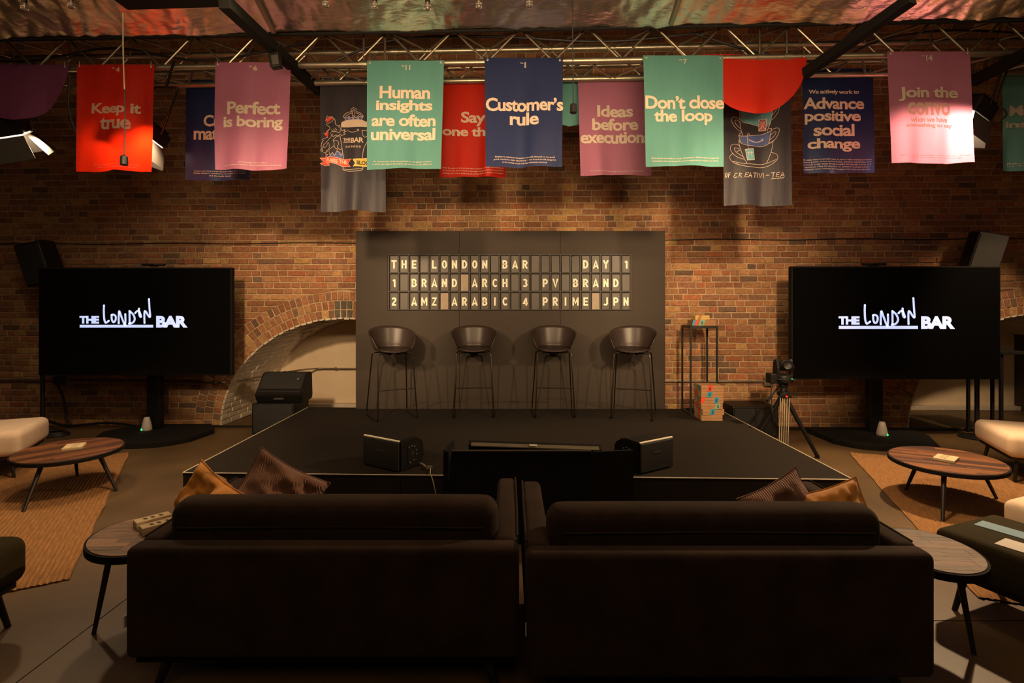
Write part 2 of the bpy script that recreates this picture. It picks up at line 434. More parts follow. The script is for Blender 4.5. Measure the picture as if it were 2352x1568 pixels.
for b, a in single:
    v_, f_ = brick_geo(b[0], proud=(.010 if b[2] == 27 else 0))
    c = V([sum(p[i] for p in v_)/len(v_) for i in range(3)])
    o = pydata('brick', [V(p)-c for p in v_], f_, M['brick'], wall_root, cols=[b[1]]*12); o.location = c
vs, fs, cs = [], [], []
for b, a in rest:
    v_, f_ = brick_geo(b[0], proud=(.010 if b[2] == 27 else 0)); n = len(vs)
    vs += v_; fs += [tuple(i+n for i in f) for f in f_]; cs += [b[1]]*12
o = pydata('brickwork', vs, fs, M['brick'], wall_root, cols=cs); o['kind'] = 'stuff'
# recess behind each arch: painted brick soffit, cream panel, low kerb
for A in ARCH:
    D = 1.32; vs, fs = [], []
    pts = [(A['c']+A['a']*cos(t), A['b']*sin(t)) for t in [i*pi/64 for i in range(65)]]
    for u, zz in pts: vs += [(u, .0, zz), (u, D, zz)]
    fs = [(2*i, 2*i+1, 2*i+3, 2*i+2) for i in range(64)]
    pydata('recess_lining', vs, fs, M['painted'], wall_root, smooth=True)
    vs, fs = [], []
    n = 62
    for i in range(n):
        t0 = (i+.06)*pi/n; t1 = (i+.94)*pi/n
        y = -.004 if i % 2 else -.06
        while y < D-.02:
            y1 = min(D, y+.215); k = len(vs); pr = random.uniform(.004, .016); y_ = max(y, -.003)
            for (ins, e) in ((0, -.01), (.012, pr)):
                for (t, yy, sy) in ((t0, y_, 1), (t1, y_, 1), (t1, y1, -1), (t0, y1, -1)):
                    tt = t+(ins*.35 if t == t0 else -ins*.35); ca, sb = (A['a']-e)*cos(tt), (A['b']-e)*sin(tt)
                    vs.append((A['c']+ca+random.uniform(-.001, .001), yy+(sy*ins if yy > 0 else 0), sb))
            fs += [(k+4, k+5, k+6, k+7)]+[(k+j, k+(j+1) % 4, k+4+(j+1) % 4, k+4+j) for j in range(4)]
            y = y1+.011
    o = pydata('painted_brickwork', vs, fs, M['painted'], wall_root); o['kind'] = 'stuff'
    poly = [(A['c']+A['a']*cos(t), D, A['b']*sin(t)) for t in [i*pi/48 for i in range(49)]]
    pydata('recess_panel', poly+[(p[0], D+.05, p[2]) for p in poly], [tuple(range(49)), tuple(range(97, 48, -1))]+[(i, i+1, 50+i, 49+i) for i in range(48)], M['panel'], wall_root)
    MB().box((A['c'], D-.05, .03), (A['a']*1.96, .1, .06), r=.01).build('recess_kerb', M['painted'], wall_root)

# ------------------------------------------------------------------ floor, side walls, ceiling
fl = thing('floor', None, None); fl['kind'] = 'structure'
g = .006
for (x0, x1, y0, y1) in ((-7.4, -1.97-g/2, -3, 8.2), (-1.97+g/2, 1.2, -3, 8.2), (1.2+g/2, 7.4, -3, 2.50-g/2), (1.2+g/2, 7.4, 2.50+g/2, 8.2)):
    MB().box(((x0+x1)/2, (y0+y1)/2, -.05), (x1-x0, y1-y0, .1)).build('concrete_slab', M['concrete'], fl)
MB().box((0, 2.6, -.06), (14.8, 11.2, .08)).build('joint_filler', M['blackmatt'], fl)
for nm, c, d in (('wall_left', (-7.45, 2.6, 2.6), (.1, 11.4, 5.4)), ('wall_right', (7.45, 2.6, 2.6), (.1, 11.4, 5.4)), ('wall_front', (0, -3.05, 2.6), (14.8, .1, 5.4)), ('ceiling', (0, 2.6, 5.3), (15, 11.4, .2))):
    o = MB().box(c, d).build(nm, M['darkroom']); o['kind'] = 'structure'

# ------------------------------------------------------------------ stage
SA, SB, SCc, SD = V((-2.408, 3.853)), V((2.434, 3.697)), V((2.50, 6.26)), V((-2.455, 6.36))
stage = thing('stage_platform', 'low black carpeted stage with thin pale metal edge under the four bar stools', 'stage', (0, 5, 0))
MB((0, 5, 0)).prism([tuple(p) for p in (SA, SB, SCc, SD)], .255, .28).build('deck', M['deck'], stage)
ins = [V((p.x*.992, p.y+(.03 if p.y < 5 else -.03))) for p in (SA, SB, SCc, SD)]
MB((0, 5, 0)).prism([tuple(p) for p in ins], 0.0, .03).build('base_frame', M['blackmatt'], stage)
def fascia(p, q, n, nm):
    d = (q-p)/n; nrm = V((d.y, -d.x)).normalized()
    for i in range(n):
        a, b = p+d*(i+.002), p+d*(i+.998); a1, b1 = a-nrm*.02, b-nrm*.02
        MB((0, 5, 0)).prism([tuple(a), tuple(b), tuple(b1), tuple(a1)], .004, .254).build(nm, M['fascia'], stage)
fascia(SA, SB, 3, 'fascia_panel'); fascia(SB, SCc, 2, 'fascia_panel'); fascia(SD, SA, 2, 'fascia_panel')
for p, q in ((SA, SB), (SB, SCc), (SD, SA)):
    MB((0, 5, 0)).tube([(p.x, p.y, .279), (q.x, q.y, .2795)], .0048, 6).build('edge_trim', M['trim'], stage)

# ------------------------------------------------------------------ backdrop and letter board
BDY = 6.25
bx0, bx1, bz1 = P(817, 0, BDY).x, P(1528, 0, BDY).x, P(0, 530, BDY).z
SW = .19
def arc(cx, cy, rx, ry, a0, a1, n=10): return [(cx+rx*cos(R(a0+(a1-a0)*i/n)), cy+ry*sin(R(a0+(a1-a0)*i/n))) for i in range(n+1)]
h_ = SW/2; Wg = .62
GLY = {'T': [[(0, 1-h_), (Wg, 1-h_)], [(Wg/2, 1-h_), (Wg/2, 0)]], 'H': [[(h_, 0), (h_, 1)], [(Wg-h_, 0), (Wg-h_, 1)], [(h_, .5), (Wg-h_, .5)]],
 'E': [[(.56, 1-h_), (h_, 1-h_), (h_, h_), (.56, h_)], [(h_, .5), (.5, .5)]], 'L': [[(h_, 1), (h_, h_), (.56, h_)]],
 'O': [arc(Wg/2, .5, Wg/2-h_, .5-h_, 0, 360, 24)], 'N': [[(h_, 0), (h_, 1)], [(Wg-h_, 0), (Wg-h_, 1)], [(h_+.01, .93), (Wg-h_-.01, .07)]],
 'D': [[(.24, h_), (h_, h_), (h_, 1-h_), (.24, 1-h_)]+arc(.24, .5, Wg-h_-.24, .5-h_, 90, -90, 12)], 'I': [[(.1, 0), (.1, 1)]],
 'B': [[(.28, .52), (h_, .52), (h_, 1-h_), (.28, 1-h_)]+arc(.28, .71, .2, .195, 90, -90, 8), [(.28, .52), (h_, .52), (h_, h_), (.28, h_)]+arc(.28, .305, .235, .215, -90, 90, 8)],
 'A': [[(.06, 0), (.33, .96), (.60, 0)], [(.16, .26), (.50, .26)]], 'R': [[(h_, 0), (h_, 1-h_), (.28, 1-h_)]+arc(.28, .69, .225, .215, 90, -90, 8)+[(h_, .475)], [(.28, .46), (.54, 0)]],
 'P': [[(h_, 0), (h_, 1-h_), (.28, 1-h_)]+arc(.28, .66, .235, .245, 90, -90, 8)+[(h_, .415)]], 'Y': [[(.05, 1), (.32, .48), (.32, 0)], [(.59, 1), (.32, .48)]],
 '1': [[(.36, 0), (.36, .93)], [(.37, .90), (.14, .76)]], '2': [arc(.31, .70, .205, .205, 165, -25, 10)+[(.10, h_+.02)], [(.06, h_), (.57, h_)]],
 '3': [arc(.29, .715, .19, .19, 150, -80, 9), arc(.29, .295, .215, .205, 85, -150, 10)], '4': [[(.42, 0), (.42, .93)], [(.42, .93), (.08, .28), (.60, .28)]],
 'C': [arc(.33, .5, .33-h_, .5-h_, 42, 318, 20)], 'V': [[(.06, 1), (.32, .06), (.58, 1)]], 'Z': [[(.05, 1-h_), (.52, 1-h_), (.10, h_), (.58, h_)]],
 'M': [[(h_, 0), (h_, 1)], [(.66, 0), (.66, 1)], [(h_+.02, .95), (.378, .30), (.64, .95)]], 'J': [[(.44, 1), (.44, .28)]+arc(.25, .28, .19, .185, 0, -160, 9)]}
def glyph(c, H):
    """bold block letter of height H, centred, in the xz plane"""
    vs, fs = [], []; xs_g = []
    for l in GLY[c]:
        n_ = len(vs); m_ = len(l)
        for i, p in enumerate(l):
            p = V(p); a = V(l[i-1]) if i else None; b = V(l[i+1]) if i < m_-1 else None
            if c == 'O' and i in (0, m_-1): a = V(l[-2]); b = V(l[1])
            d1 = (p-a).normalized() if a is not None else (b-p).normalized(); d2 = (b-p).normalized() if b is not None else d1
            n1 = V((-d1.y, d1.x)); n2 = V((-d2.y, d2.x)); mm = (n1+n2); mm = mm.normalized() if mm.length > .1 else n1
            k = min(1.5, 1/max(.35, mm.dot(n1)))*SW/2*(.86 if c == 'M' else 1)
            vs += [p+mm*k, p-mm*k]
        fs += [(n_+2*i, n_+2*i+1, n_+2*i+3, n_+2*i+2) for i in range(m_-1)]
    x0 = min(v.x for v in vs); x1 = max(v.x for v in vs)
    return [((v.x-(x0+x1)/2)*H, -.0052, (v.y-.5)*H) for v in vs], fs
bd = thing('stage_backdrop', 'wide charcoal backdrop wall standing behind the four bar stools', 'backdrop', ((bx0+bx1)/2, BDY, .28))
xs = [bx0, P(1055, 0, BDY).x, P(1287, 0, BDY).x, bx1]
for i in range(3):
    MB((bd.location)).box(((xs[i]+xs[i+1])/2, BDY+.025, (.281+bz1)/2), (xs[i+1]-xs[i]-.0025, .05, bz1-.281), r=.0015, seg=1).build('backdrop_panel', M['backdrop'], bd)
cxs = [895.0+i*(1449.5-895.0)/24 for i in range(25)]
rows = [(585.5, 625.5), (628, 668), (670.5, 710.5)]
gx = lambda px: P(px, 0, BDY).x
gz = lambda py: P(0, py, BDY).z
lb = thing('letter_board', 'three row split flap letter board with cream letters on the charcoal backdrop', 'sign', (gx(1172), BDY, gz(648)))
LO_ = lb.location.copy()
fb = MB(LO_)
W_ = gx(cxs[-1])-gx(cxs[0])
fb2 = MB(LO_).box(((gx(cxs[0])+gx(cxs[-1]))/2-.01, BDY-.003, (gz(584)+gz(712))/2), (W_+.03, .005, gz(584)-gz(712)))
fb2.build('pocket_backing', M['pocket'], lb)
for i in range(25):
    fb.box((gx(cxs[i])-.008, BDY-.016, (gz(584)+gz(712))/2), (.016, .022, gz(584)-gz(712)), r=.002, seg=1)
for a, b in ((583.5, 586), (625.5, 628.2), (667.7, 670.8), (710.2, 712.3)):
    fb.box(((gx(cxs[0])+gx(cxs[-1]))/2-.008, BDY-.016, (gz(a)+gz(b))/2), (W_+.016, .021, gz(a)-gz(b)), r=.002, seg=1)
fb.build('grid_frame', M['boardframe'], lb)
for r_, (y0, y1) in enumerate(rows):
    for c_ in range(24):
        x0, x1 = gx(cxs[c_]+1.9), gx(cxs[c_+1]-3.6); z0, z1 = gz(y1-.2), gz(y0+2.2)
        ch = BOARD[r_][c_]; pale = (r_, c_) in ((1, 7), (2, 5), (2, 20)); mid = r_ == 0 and 15 <= c_ <= 18
        cc = V(((x0+x1)/2, BDY-.013, (z0+z1)/2))
        t = MB().box((0, 0, 0), (x1-x0, .008, z1-z0), r=.001, seg=1).build('flap_tile', M['tileglare'] if pale else M['tile'], lb)
        t.location = cc-LO_; t.rotation_euler = (R(random.uniform(-2.5, 1) - (5 if mid else 0)), 0, R(random.uniform(-2.5, 2.5)))
        if pale: t['label'] = 'blank flap with a painted pale reflection'
        if ch != ' ':
            v_, f_ = glyph(ch, .098)
            pydata('letter', [(x, y, z-.004) for x, y, z in v_], f_, M['letterwhite'], t)

# ------------------------------------------------------------------ bar stools
def make_stool():
    t = thing('bar_stool', '', 'stool')
    # shell: curved back with swept arms
    vs, fs = [], []; nu, nv = 32, 8; H = .76
    for j in range(nv+1):
        v = j/nv
        for i in range(nu+1):
            a = (i/nu*2-1); ph = a*R(112); rim = .245-.125*abs(a)**2.1
            spread = .192+.064*v**.7
            rx = spread*1.0; ry = spread*.93
            x = rx*sin(ph); y = ry*cos(ph)
            edge = max(0, abs(a)-.72)/.28
            lo = -.005
            z = H+lo+(rim-lo)*v*(1-.0*edge)
            y -= (1-v)*.055*edge
            vs.append((x, y, z))
    fs = [(j*(nu+1)+i, j*(nu+1)+i+1, (j+1)*(nu+1)+i+1, (j+1)*(nu+1)+i) for j in range(nv) for i in range(nu)]
    o = pydata('backrest', vs, fs, M['stool'], t, True)
    md = o.modifiers.new('thick', 'SOLIDIFY'); md.thickness = .010; md.offset = 0
    # seat: dished rounded square with front lip
    vs, fs = [], []; n = 36; rings = 7
    for j in range(rings+1):
        q = j/rings
        for i in range(n):
            a = 2*pi*i/n; e = 2.6; rr = 1/((abs(cos(a))**e+abs(sin(a))**e)**(1/e))
            x = .188*rr*cos(a)*q; y = .183*rr*sin(a)*q-.01
            z = H-.022+.020*q**2-(.03*max(0, -sin(a))**2*q**5)
            vs.append((x, y, z))
    fs = [(j*n+i, j*n+(i+1) % n, (j+1)*n+(i+1) % n, (j+1)*n+i) for j in range(rings) for i in range(n)]
    o = pydata('seat', vs, fs, M['stool'], t, True); md = o.modifiers.new('thick', 'SOLIDIFY'); md.thickness = .012; md.offset = 0
    for s in (-1, 1):
        pts = fillet([(s*.02, -.10, H-.046), (s*.188, -.135, H-.046), (s*.215, -.225, .011), (s*.235, .225, .011), (s*.192, .12, H-.046), (s*.02, .10, H-.046)], .035)
        MB().tube(pts, .0075, 8).build('leg_frame', M['stoolmetal'], t, True)
    a = .33/(H-.046); fx = .215+(.188-.215)*a; fy = -.225+(.09)*a
    MB().tube([(-fx, fy, .33), (fx, fy, .33)], .007, 8).build('footrest', M['stoolmetal'], t, True)
    b = MB()
    for s in (-1, 1): b.box((s*.045, -.06, H-.052), (.02, .05, .03), r=.003)
    b.build('seat_bracket', M['blackmatt'], t)
    return t
st = make_stool()
SPOTS = [((-1.30, 5.80), 28, 'black bar stool turned to the right, leftmost of the four on stage'),
         ((-.404, 5.93), 4, 'black bar stool second from the left on stage, under the word LONDON'),
         ((.50, 5.93), 0, 'black bar stool third from the left on stage, facing straight out'),
         ((1.376, 5.82), -18, 'black bar stool turned to the left, rightmost of the four on stage')]
for i, (p, a, lab) in enumerate(SPOTS):
    o = st if i == 0 else copy_tree(st)
    o.location = (p[0], p[1], .2815); o.rotation_euler = (0, 0, R(a)); tag(o, lab, 'stool', 'bar stools on the stage')

# ------------------------------------------------------------------ lighting truss
TY = lambda X, b=4.22: b-.036*X
tr = thing('lighting_truss', 'long silver box truss spanning the room above the hanging banners', 'truss', (0, 4.3, 3.49))
TO = tr.location.copy()
zb, zt = 3.47, 3.735; YF, YB = 4.2, 4.56
X0, X1 = -5.6, 5.6
ch_ = {'fb': (YF, zb), 'ft': (YF, zt), 'bb': (YB, zb+.01), 'bt': (YB, zt+.01)}
def cp(k, X): y, z = ch_[k]; return V((X, TY(X, y), z))
for k in ch_: MB(TO).cyl(cp(k, X0), cp(k, X1), .025, n=14).build('chord', M['alu'], tr, True)
def brace(a, b, r=.0095): 
    c = (a+b)/2; MB(c).cyl(a, b, r, n=8).build('brace', M['alu'], tr, True).location = c-TO
hp = .268; n = int((X1-X0)/hp); xoff = P(735, 0, 4.2).x
xs_ = [xoff+hp*i for i in range(-40, 60) if X0+.02 < xoff+hp*i < X1-.02]
for i in range(len(xs_)-1):
    up = (round((xs_[i]-xoff)/hp) % 2 == 0)
    a, b = xs_[i], xs_[i+1]
    brace(cp('ft' if up else 'fb', a), cp('fb' if up else 'ft', b))
    brace(cp('bb' if up else 'bt', a), cp('bt' if up else 'bb', b))
    brace(cp('fb' if up else 'bb', a), cp('bb' if up else 'fb', b))
    brace(cp('ft' if up else 'bt', a), cp('bt' if up else 'ft', b))
for px in (832, 882, 1735, 1795):
    X = P(px, 0, 4.2).x; brace(cp('ft', X), cp('fb', X)); brace(cp('bt', X), cp('bb', X))
    for k in ch_: 
        c = cp(k, X); MB(TO).cyl(c-V((.03, 0, 0)), c+V((.03, 0, 0)), .031, n=12).build('coupler', M['alu'], tr, True)
# second, rear pipe
rp = MB().cyl((-5.6, 5.05, 3.72), (5.6, 4.75, 3.78), .024, n=12).build('rear_pipe', M['alu'], None, True)
tag(rp, 'dull metal pipe running behind the box truss', 'pipe')
for i, (pts, lab) in enumerate([
    ([(-5.2, 3.70), (-4.2, 3.62), (-3.4, 3.72), (-2.6, 3.6), (-1.7, 3.74)], 'black cable sagging through the left end of the truss'),
    ([(1.5, 3.76), (2.0, 3.6), (2.6, 3.5), (3.0, 3.66), (3.6, 3.74), (4.6, 3.66)], 'black cable looping through the right end of the truss'),
    ([(-1.6, 3.52), (-1.0, 3.74), (-.2, 3.76), (.8, 3.7), (1.6, 3.76)], 'black cable lying along the middle of the truss')]):
    m = MB().tube(smoothpts([(x, TY(x, 4.36), z) for x, z in pts], 6), .010, 6).build('power_cable', M['cable'], None, True); tag(m, lab, 'cable')

# ------------------------------------------------------------------ banners
YR = {'f': 4.15, 'b': 4.605}
def rowY(px, row): return YR[row]/(1+.036*(px-PX)/F)
def banner(px0, px1, py0, py1, row, col, lines, label, group, num=None, foot=None, semi=False, seed=0, art=None, pr='white', tilt=0, shear=0, dy=0):
    """px0.. are where the cloth hangs along its row; lines = (text, x0, x1, y0, y1)"""
    rs = random.Random(seed); ph = [rs.uniform(0, 6.28) for _ in range(4)]; am = rs.uniform(.008, .016)
    Yc = rowY((px0+px1)/2, row)+dy
    def surf(px, py, off=0):
        t = max(0, (py-py0)/(py1-py0)); s = (px-px0)/(px1-px0)
        Y = rowY(px, row)+dy
        x = px+shear*t
        p = P(x, py+tilt*(s-.5), Y)
        d = am*(.15+t)*(sin(s*9+ph[0])+.6*sin(s*17+ph[1]+t*2)+.35*sin(s*4+t*5+ph[2])+.15*sin(s*31+ph[3])*t)*1.2
        return p+V((0, d-off-.02*t, 0))
    top = surf((px0+px1)/2, py0)
    t = thing('hanging_banner', label, 'banner', top, 0, group); T0 = V(t.location)
    vs, fs = [], []; nx, ny = 34, 26
    for j in range(ny+1):
        for i in range(nx+1):
            u, v = i/nx, j/ny
            if semi:
                cxp = (px0+px1)/2; hw = (px1-px0)/2; hh = py1-py0
                wv = sqrt(max(0, 1-v**2.0)) if j < ny else 0
                wv = sqrt(max(0.0, 1-v*v)); px = cxp+(u*2-1)*hw*max(wv, .001); py = py0+v*hh
            else:
                px = px0+(px1-px0)*u; px += (1-2*u)*3*v; py = py0+(py1-py0)*v+(1.5*sin(u*7+ph[3])*v)
            vs.append(surf(px, py)-T0)
    fs = [(j*(nx+1)+i, (j+1)*(nx+1)+i, (j+1)*(nx+1)+i+1, j*(nx+1)+i+1) for j in range(ny) for i in range(nx)]
    o = pydata('cloth', vs, fs, C_[col], t, True)
    def tmap(x0, x1, y0, y1): return lambda u, v: surf(x0+(x1-x0)*u, y1-(y1-y0)*v, .006)-T0
    for (s, x0, x1, y0, y1) in lines: text_part('lettering', s, BO, tmap(x0, x1, y0, y1), C_[pr], t)
    if num:
        s, x0, x1, y0, y1 = num; text_part('number', s, BO, tmap(x0, x1, y0, y1), C_['grey'], t)
        text_part('number', 'No.', BO, tmap(x0-9, x0-2, y0, y0+4), C_['grey'], t)
    if foot:
        key, x0, x1, y0, dyl, wds = foot
        for i, s in enumerate(FOOT[key]):
            c = (x0+x1)/2; hw = (x1-x0)/2*wds[i]
            text_part('small_print', s, LO, tmap(c-hw, c+hw, y0+i*dyl, y0+i*dyl+dyl*.72), C_[pr], t)
    for px in (px0+7, px1-7):
        c = surf(px, py0+6, .004)-T0
        MB().lathe([(.002, -.001), (.008, -.001), (.009, .002), (.004, .003)], (c.x, c.y-.002, c.z), 10, Matrix.Rotation(R(90), 4, 'X')).build('eyelet', M['silver'], t, True)
        q = surf(px, py0-6, 0)-T0
        MB().tube([(c.x, c.y-.004, c.z), (q.x, q.y-.008, q.z), (q.x, q.y+.02, q.z+.015)], .002, 5).build('tie', M['silver'], t)
    if art: art(surf, T0, t)
    return t
def stroke(surf, T0, t, pts, w, m, name='drawing', sm=True, close=False, off=.0038):
    """flat painted line of width w (photo pixels) following the cloth"""
    p3 = [V((x, y, 0)) for x, y in pts]
    if close: p3.append(p3[0])
    if sm: p3 = smoothpts(p3, 5)
    vs, fs = [], []
    for i, p in enumerate(p3):
        d = (p3[min(i+1, len(p3)-1)]-p3[max(i-1, 0)]); d = d.normalized() if d.length else V((1, 0, 0)); n_ = V((-d.y, d.x, 0))*w/2
        vs += [surf(p.x+n_.x, p.y+n_.y, off)-T0, surf(p.x-n_.x, p.y-n_.y, off)-T0]
    fs = [(2*i, 2*i+1, 2*i+3, 2*i+2) for i in range(len(p3)-1)]
    return vs, fs
def strokes(surf, T0, t, L, w, m, name, sm=True, off=.0038):
    vs, fs = [], []
    for pts in L:
        v_, f_ = stroke(surf, T0, t, pts, w, m, sm=sm, off=off); n_ = len(vs); vs += v_; fs += [tuple(i+n_ for i in f) for f in f_]
    return pydata(name, vs, fs, m, t)
def fill(surf, T0, t, pts, m, name, off=.003):
    """filled patch, triangulated finely enough to follow the ripples"""
    bm = bmesh.new(); vv = [bm.verts.new((x, y, 0)) for x, y in pts]; bm.faces.new(vv)
    bmesh.ops.triangulate(bm, faces=bm.faces[:]); bmesh.ops.subdivide_edges(bm, edges=bm.edges[:], cuts=3, use_grid_fill=True)
    bm.verts.index_update(); vs = [surf(v.co.x, v.co.y, off)-T0 for v in bm.verts]; fs = [tuple(v.index for v in f.verts) for f in bm.faces]; bm.free()
    return pydata(name, vs, fs, m, t)
GF, GB = 'front row of banners on the truss', 'back row of banners on the truss'
banner(-75, 158, 148, 279, 'f', 'purple', [], 'plum half round banner at the far left end of the truss', GF, semi=True, seed=1)
banner(177, 355, 148, 394, 'f', 'red', [("Keep it", 213.6, 325, 238, 269), ("true", 234, 305, 271, 299)], 'red banner reading Keep it true', GF, ("4", 268, 277, 155, 167), ('true', 221, 325, 377.5, 5.5, (1, .86)), seed=2, shear=-2, pr='grey')
banner(494, 668, 143, 391, 'f', 'pink', [("Perfect", 524.5, 646, 234, 264), ("is boring", 516, 652, 268, 301)], 'pink banner reading Perfect is boring', GF, ("6", 583, 592, 152, 163), ('perf', 520, 652, 373, 6, (.45, 1)), seed=3, shear=-2, pr='grey')
banner(843, 1020, 139, 389, 'f', 'teal', [("Human", 874, 989, 199, 228), ("insights", 866, 995, 231, 262), ("are often", 856, 1003, 264, 292), ("universal", 855, 1003, 296, 324)], 'teal banner reading Human insights are often universal', GF, ("11", 932, 943, 150, 162), ('human', 860, 997, 371, 6, (.98, 1)), seed=4, shear=-3)
banner(1113, 1293, 133, 385, 'f', 'navy', [("Customer\u2019s", 1116, 1293, 226, 257), ("rule", 1171, 1237, 259, 289)], 'navy banner reading Customer\u2019s rule', GF, ("1", 1204.5, 1208, 143, 156), ('cust', 1134, 1276, 361, 6.3, (.96, 1, .72)), seed=5)
banner(1477, 1661, 127, 383, 'f', 'teal', [("Don\u2019t close", 1480, 1661, 221, 252), ("the loop", 1500, 1634, 253, 289)], 'teal banner reading Don\u2019t close the loop', GF, ("7", 1569, 1577, 136, 148), ('loop', 1493, 1646, 363, 6.5, (1, .98)), seed=6, shear=2)
banner(1610, 1852, 125, 264, 'f', 'red', [], 'red half round banner hanging partly behind the teal loop banner', GF, semi=True, seed=7, dy=.035)
banner(2038, 2227, 118, 376, 'f', 'pink', [("Join the", 2060, 2196, 201, 234), ("convo", 2076, 2178, 237, 267), ("when we have", 2081, 2170, 270, 283), ("something to say", 2072, 2182, 285, 297)], 'pink banner reading Join the convo, in front of the glowing floodlight', GF, ("14", 2125, 2140, 127, 141), ('join', 2060, 2215, 357, 5, (1, .8)), seed=8, shear=6, pr='grey')
banner(427, 580, 183, 415, 'b', 'navy', [("Craft", 470, 538, 265, 292), ("matters", 449, 556, 297, 323)], 'navy banner mostly hidden behind the pink Perfect is boring banner', GB, None, ('craft', 450, 569, 393, 5, (1, 1, .42)), seed=9)
banner(1008, 1164, 180, 408, 'b', 'red', [("Say", 1059, 1116, 257, 290), ("one thing", 1017, 1159, 292, 320)], 'red banner reading Say one thing, behind the navy banner', GB, ("12", 1084, 1098, 181, 192), ('say', 1018, 1157, 386, 6, (1, 1, 1)), seed=10, pr='grey')
banner(1196, 1420, 174, 290, 'b', 'teal', [], 'teal half round banner between the navy and pink banners', GB, semi=True, seed=11, dy=.06)
banner(1327, 1494, 176, 404, 'b', 'pink', [("Ideas", 1370, 1452, 243, 270), ("before", 1358, 1463, 273, 301), ("executions", 1331, 1490, 304, 331)], 'pink banner reading Ideas before executions', GB, ("2", 1410, 1418, 176, 188), ('ideas', 1353, 1473, 393, 5, (1,)), seed=12, shear=3, pr='grey')
banner(1842, 2005, 157, 399, 'b', 'navy', [("We actively work to", 1856, 1972, 207, 219), ("Advance", 1844, 1983, 225, 252), ("positive", 1847, 1975, 256, 287), ("social", 1867, 1960, 286, 314), ("change", 1854, 1973, 319, 350)], 'navy banner reading We actively work to advance positive social change', GB, ("13", 1911, 1926, 166, 179), ('adv', 1843, 1996, 366, 5.6, (1, .99, .98, .96, .97)), seed=13)
banner(2300, 2470, 154, 393, 'b', 'teal', [("Make it", 2318, 2430, 243, 267), ("inspiring", 2308, 2460, 279, 299)], 'dim teal banner at the far right edge', GB, None, ('make', 2312, 2450, 374, 6, (1, 1)), seed=14, pr='grey')
def T1(l, sc=8.253, ox=725, oy=230): return [(x/sc+ox, y/sc+oy) for x, y in l]
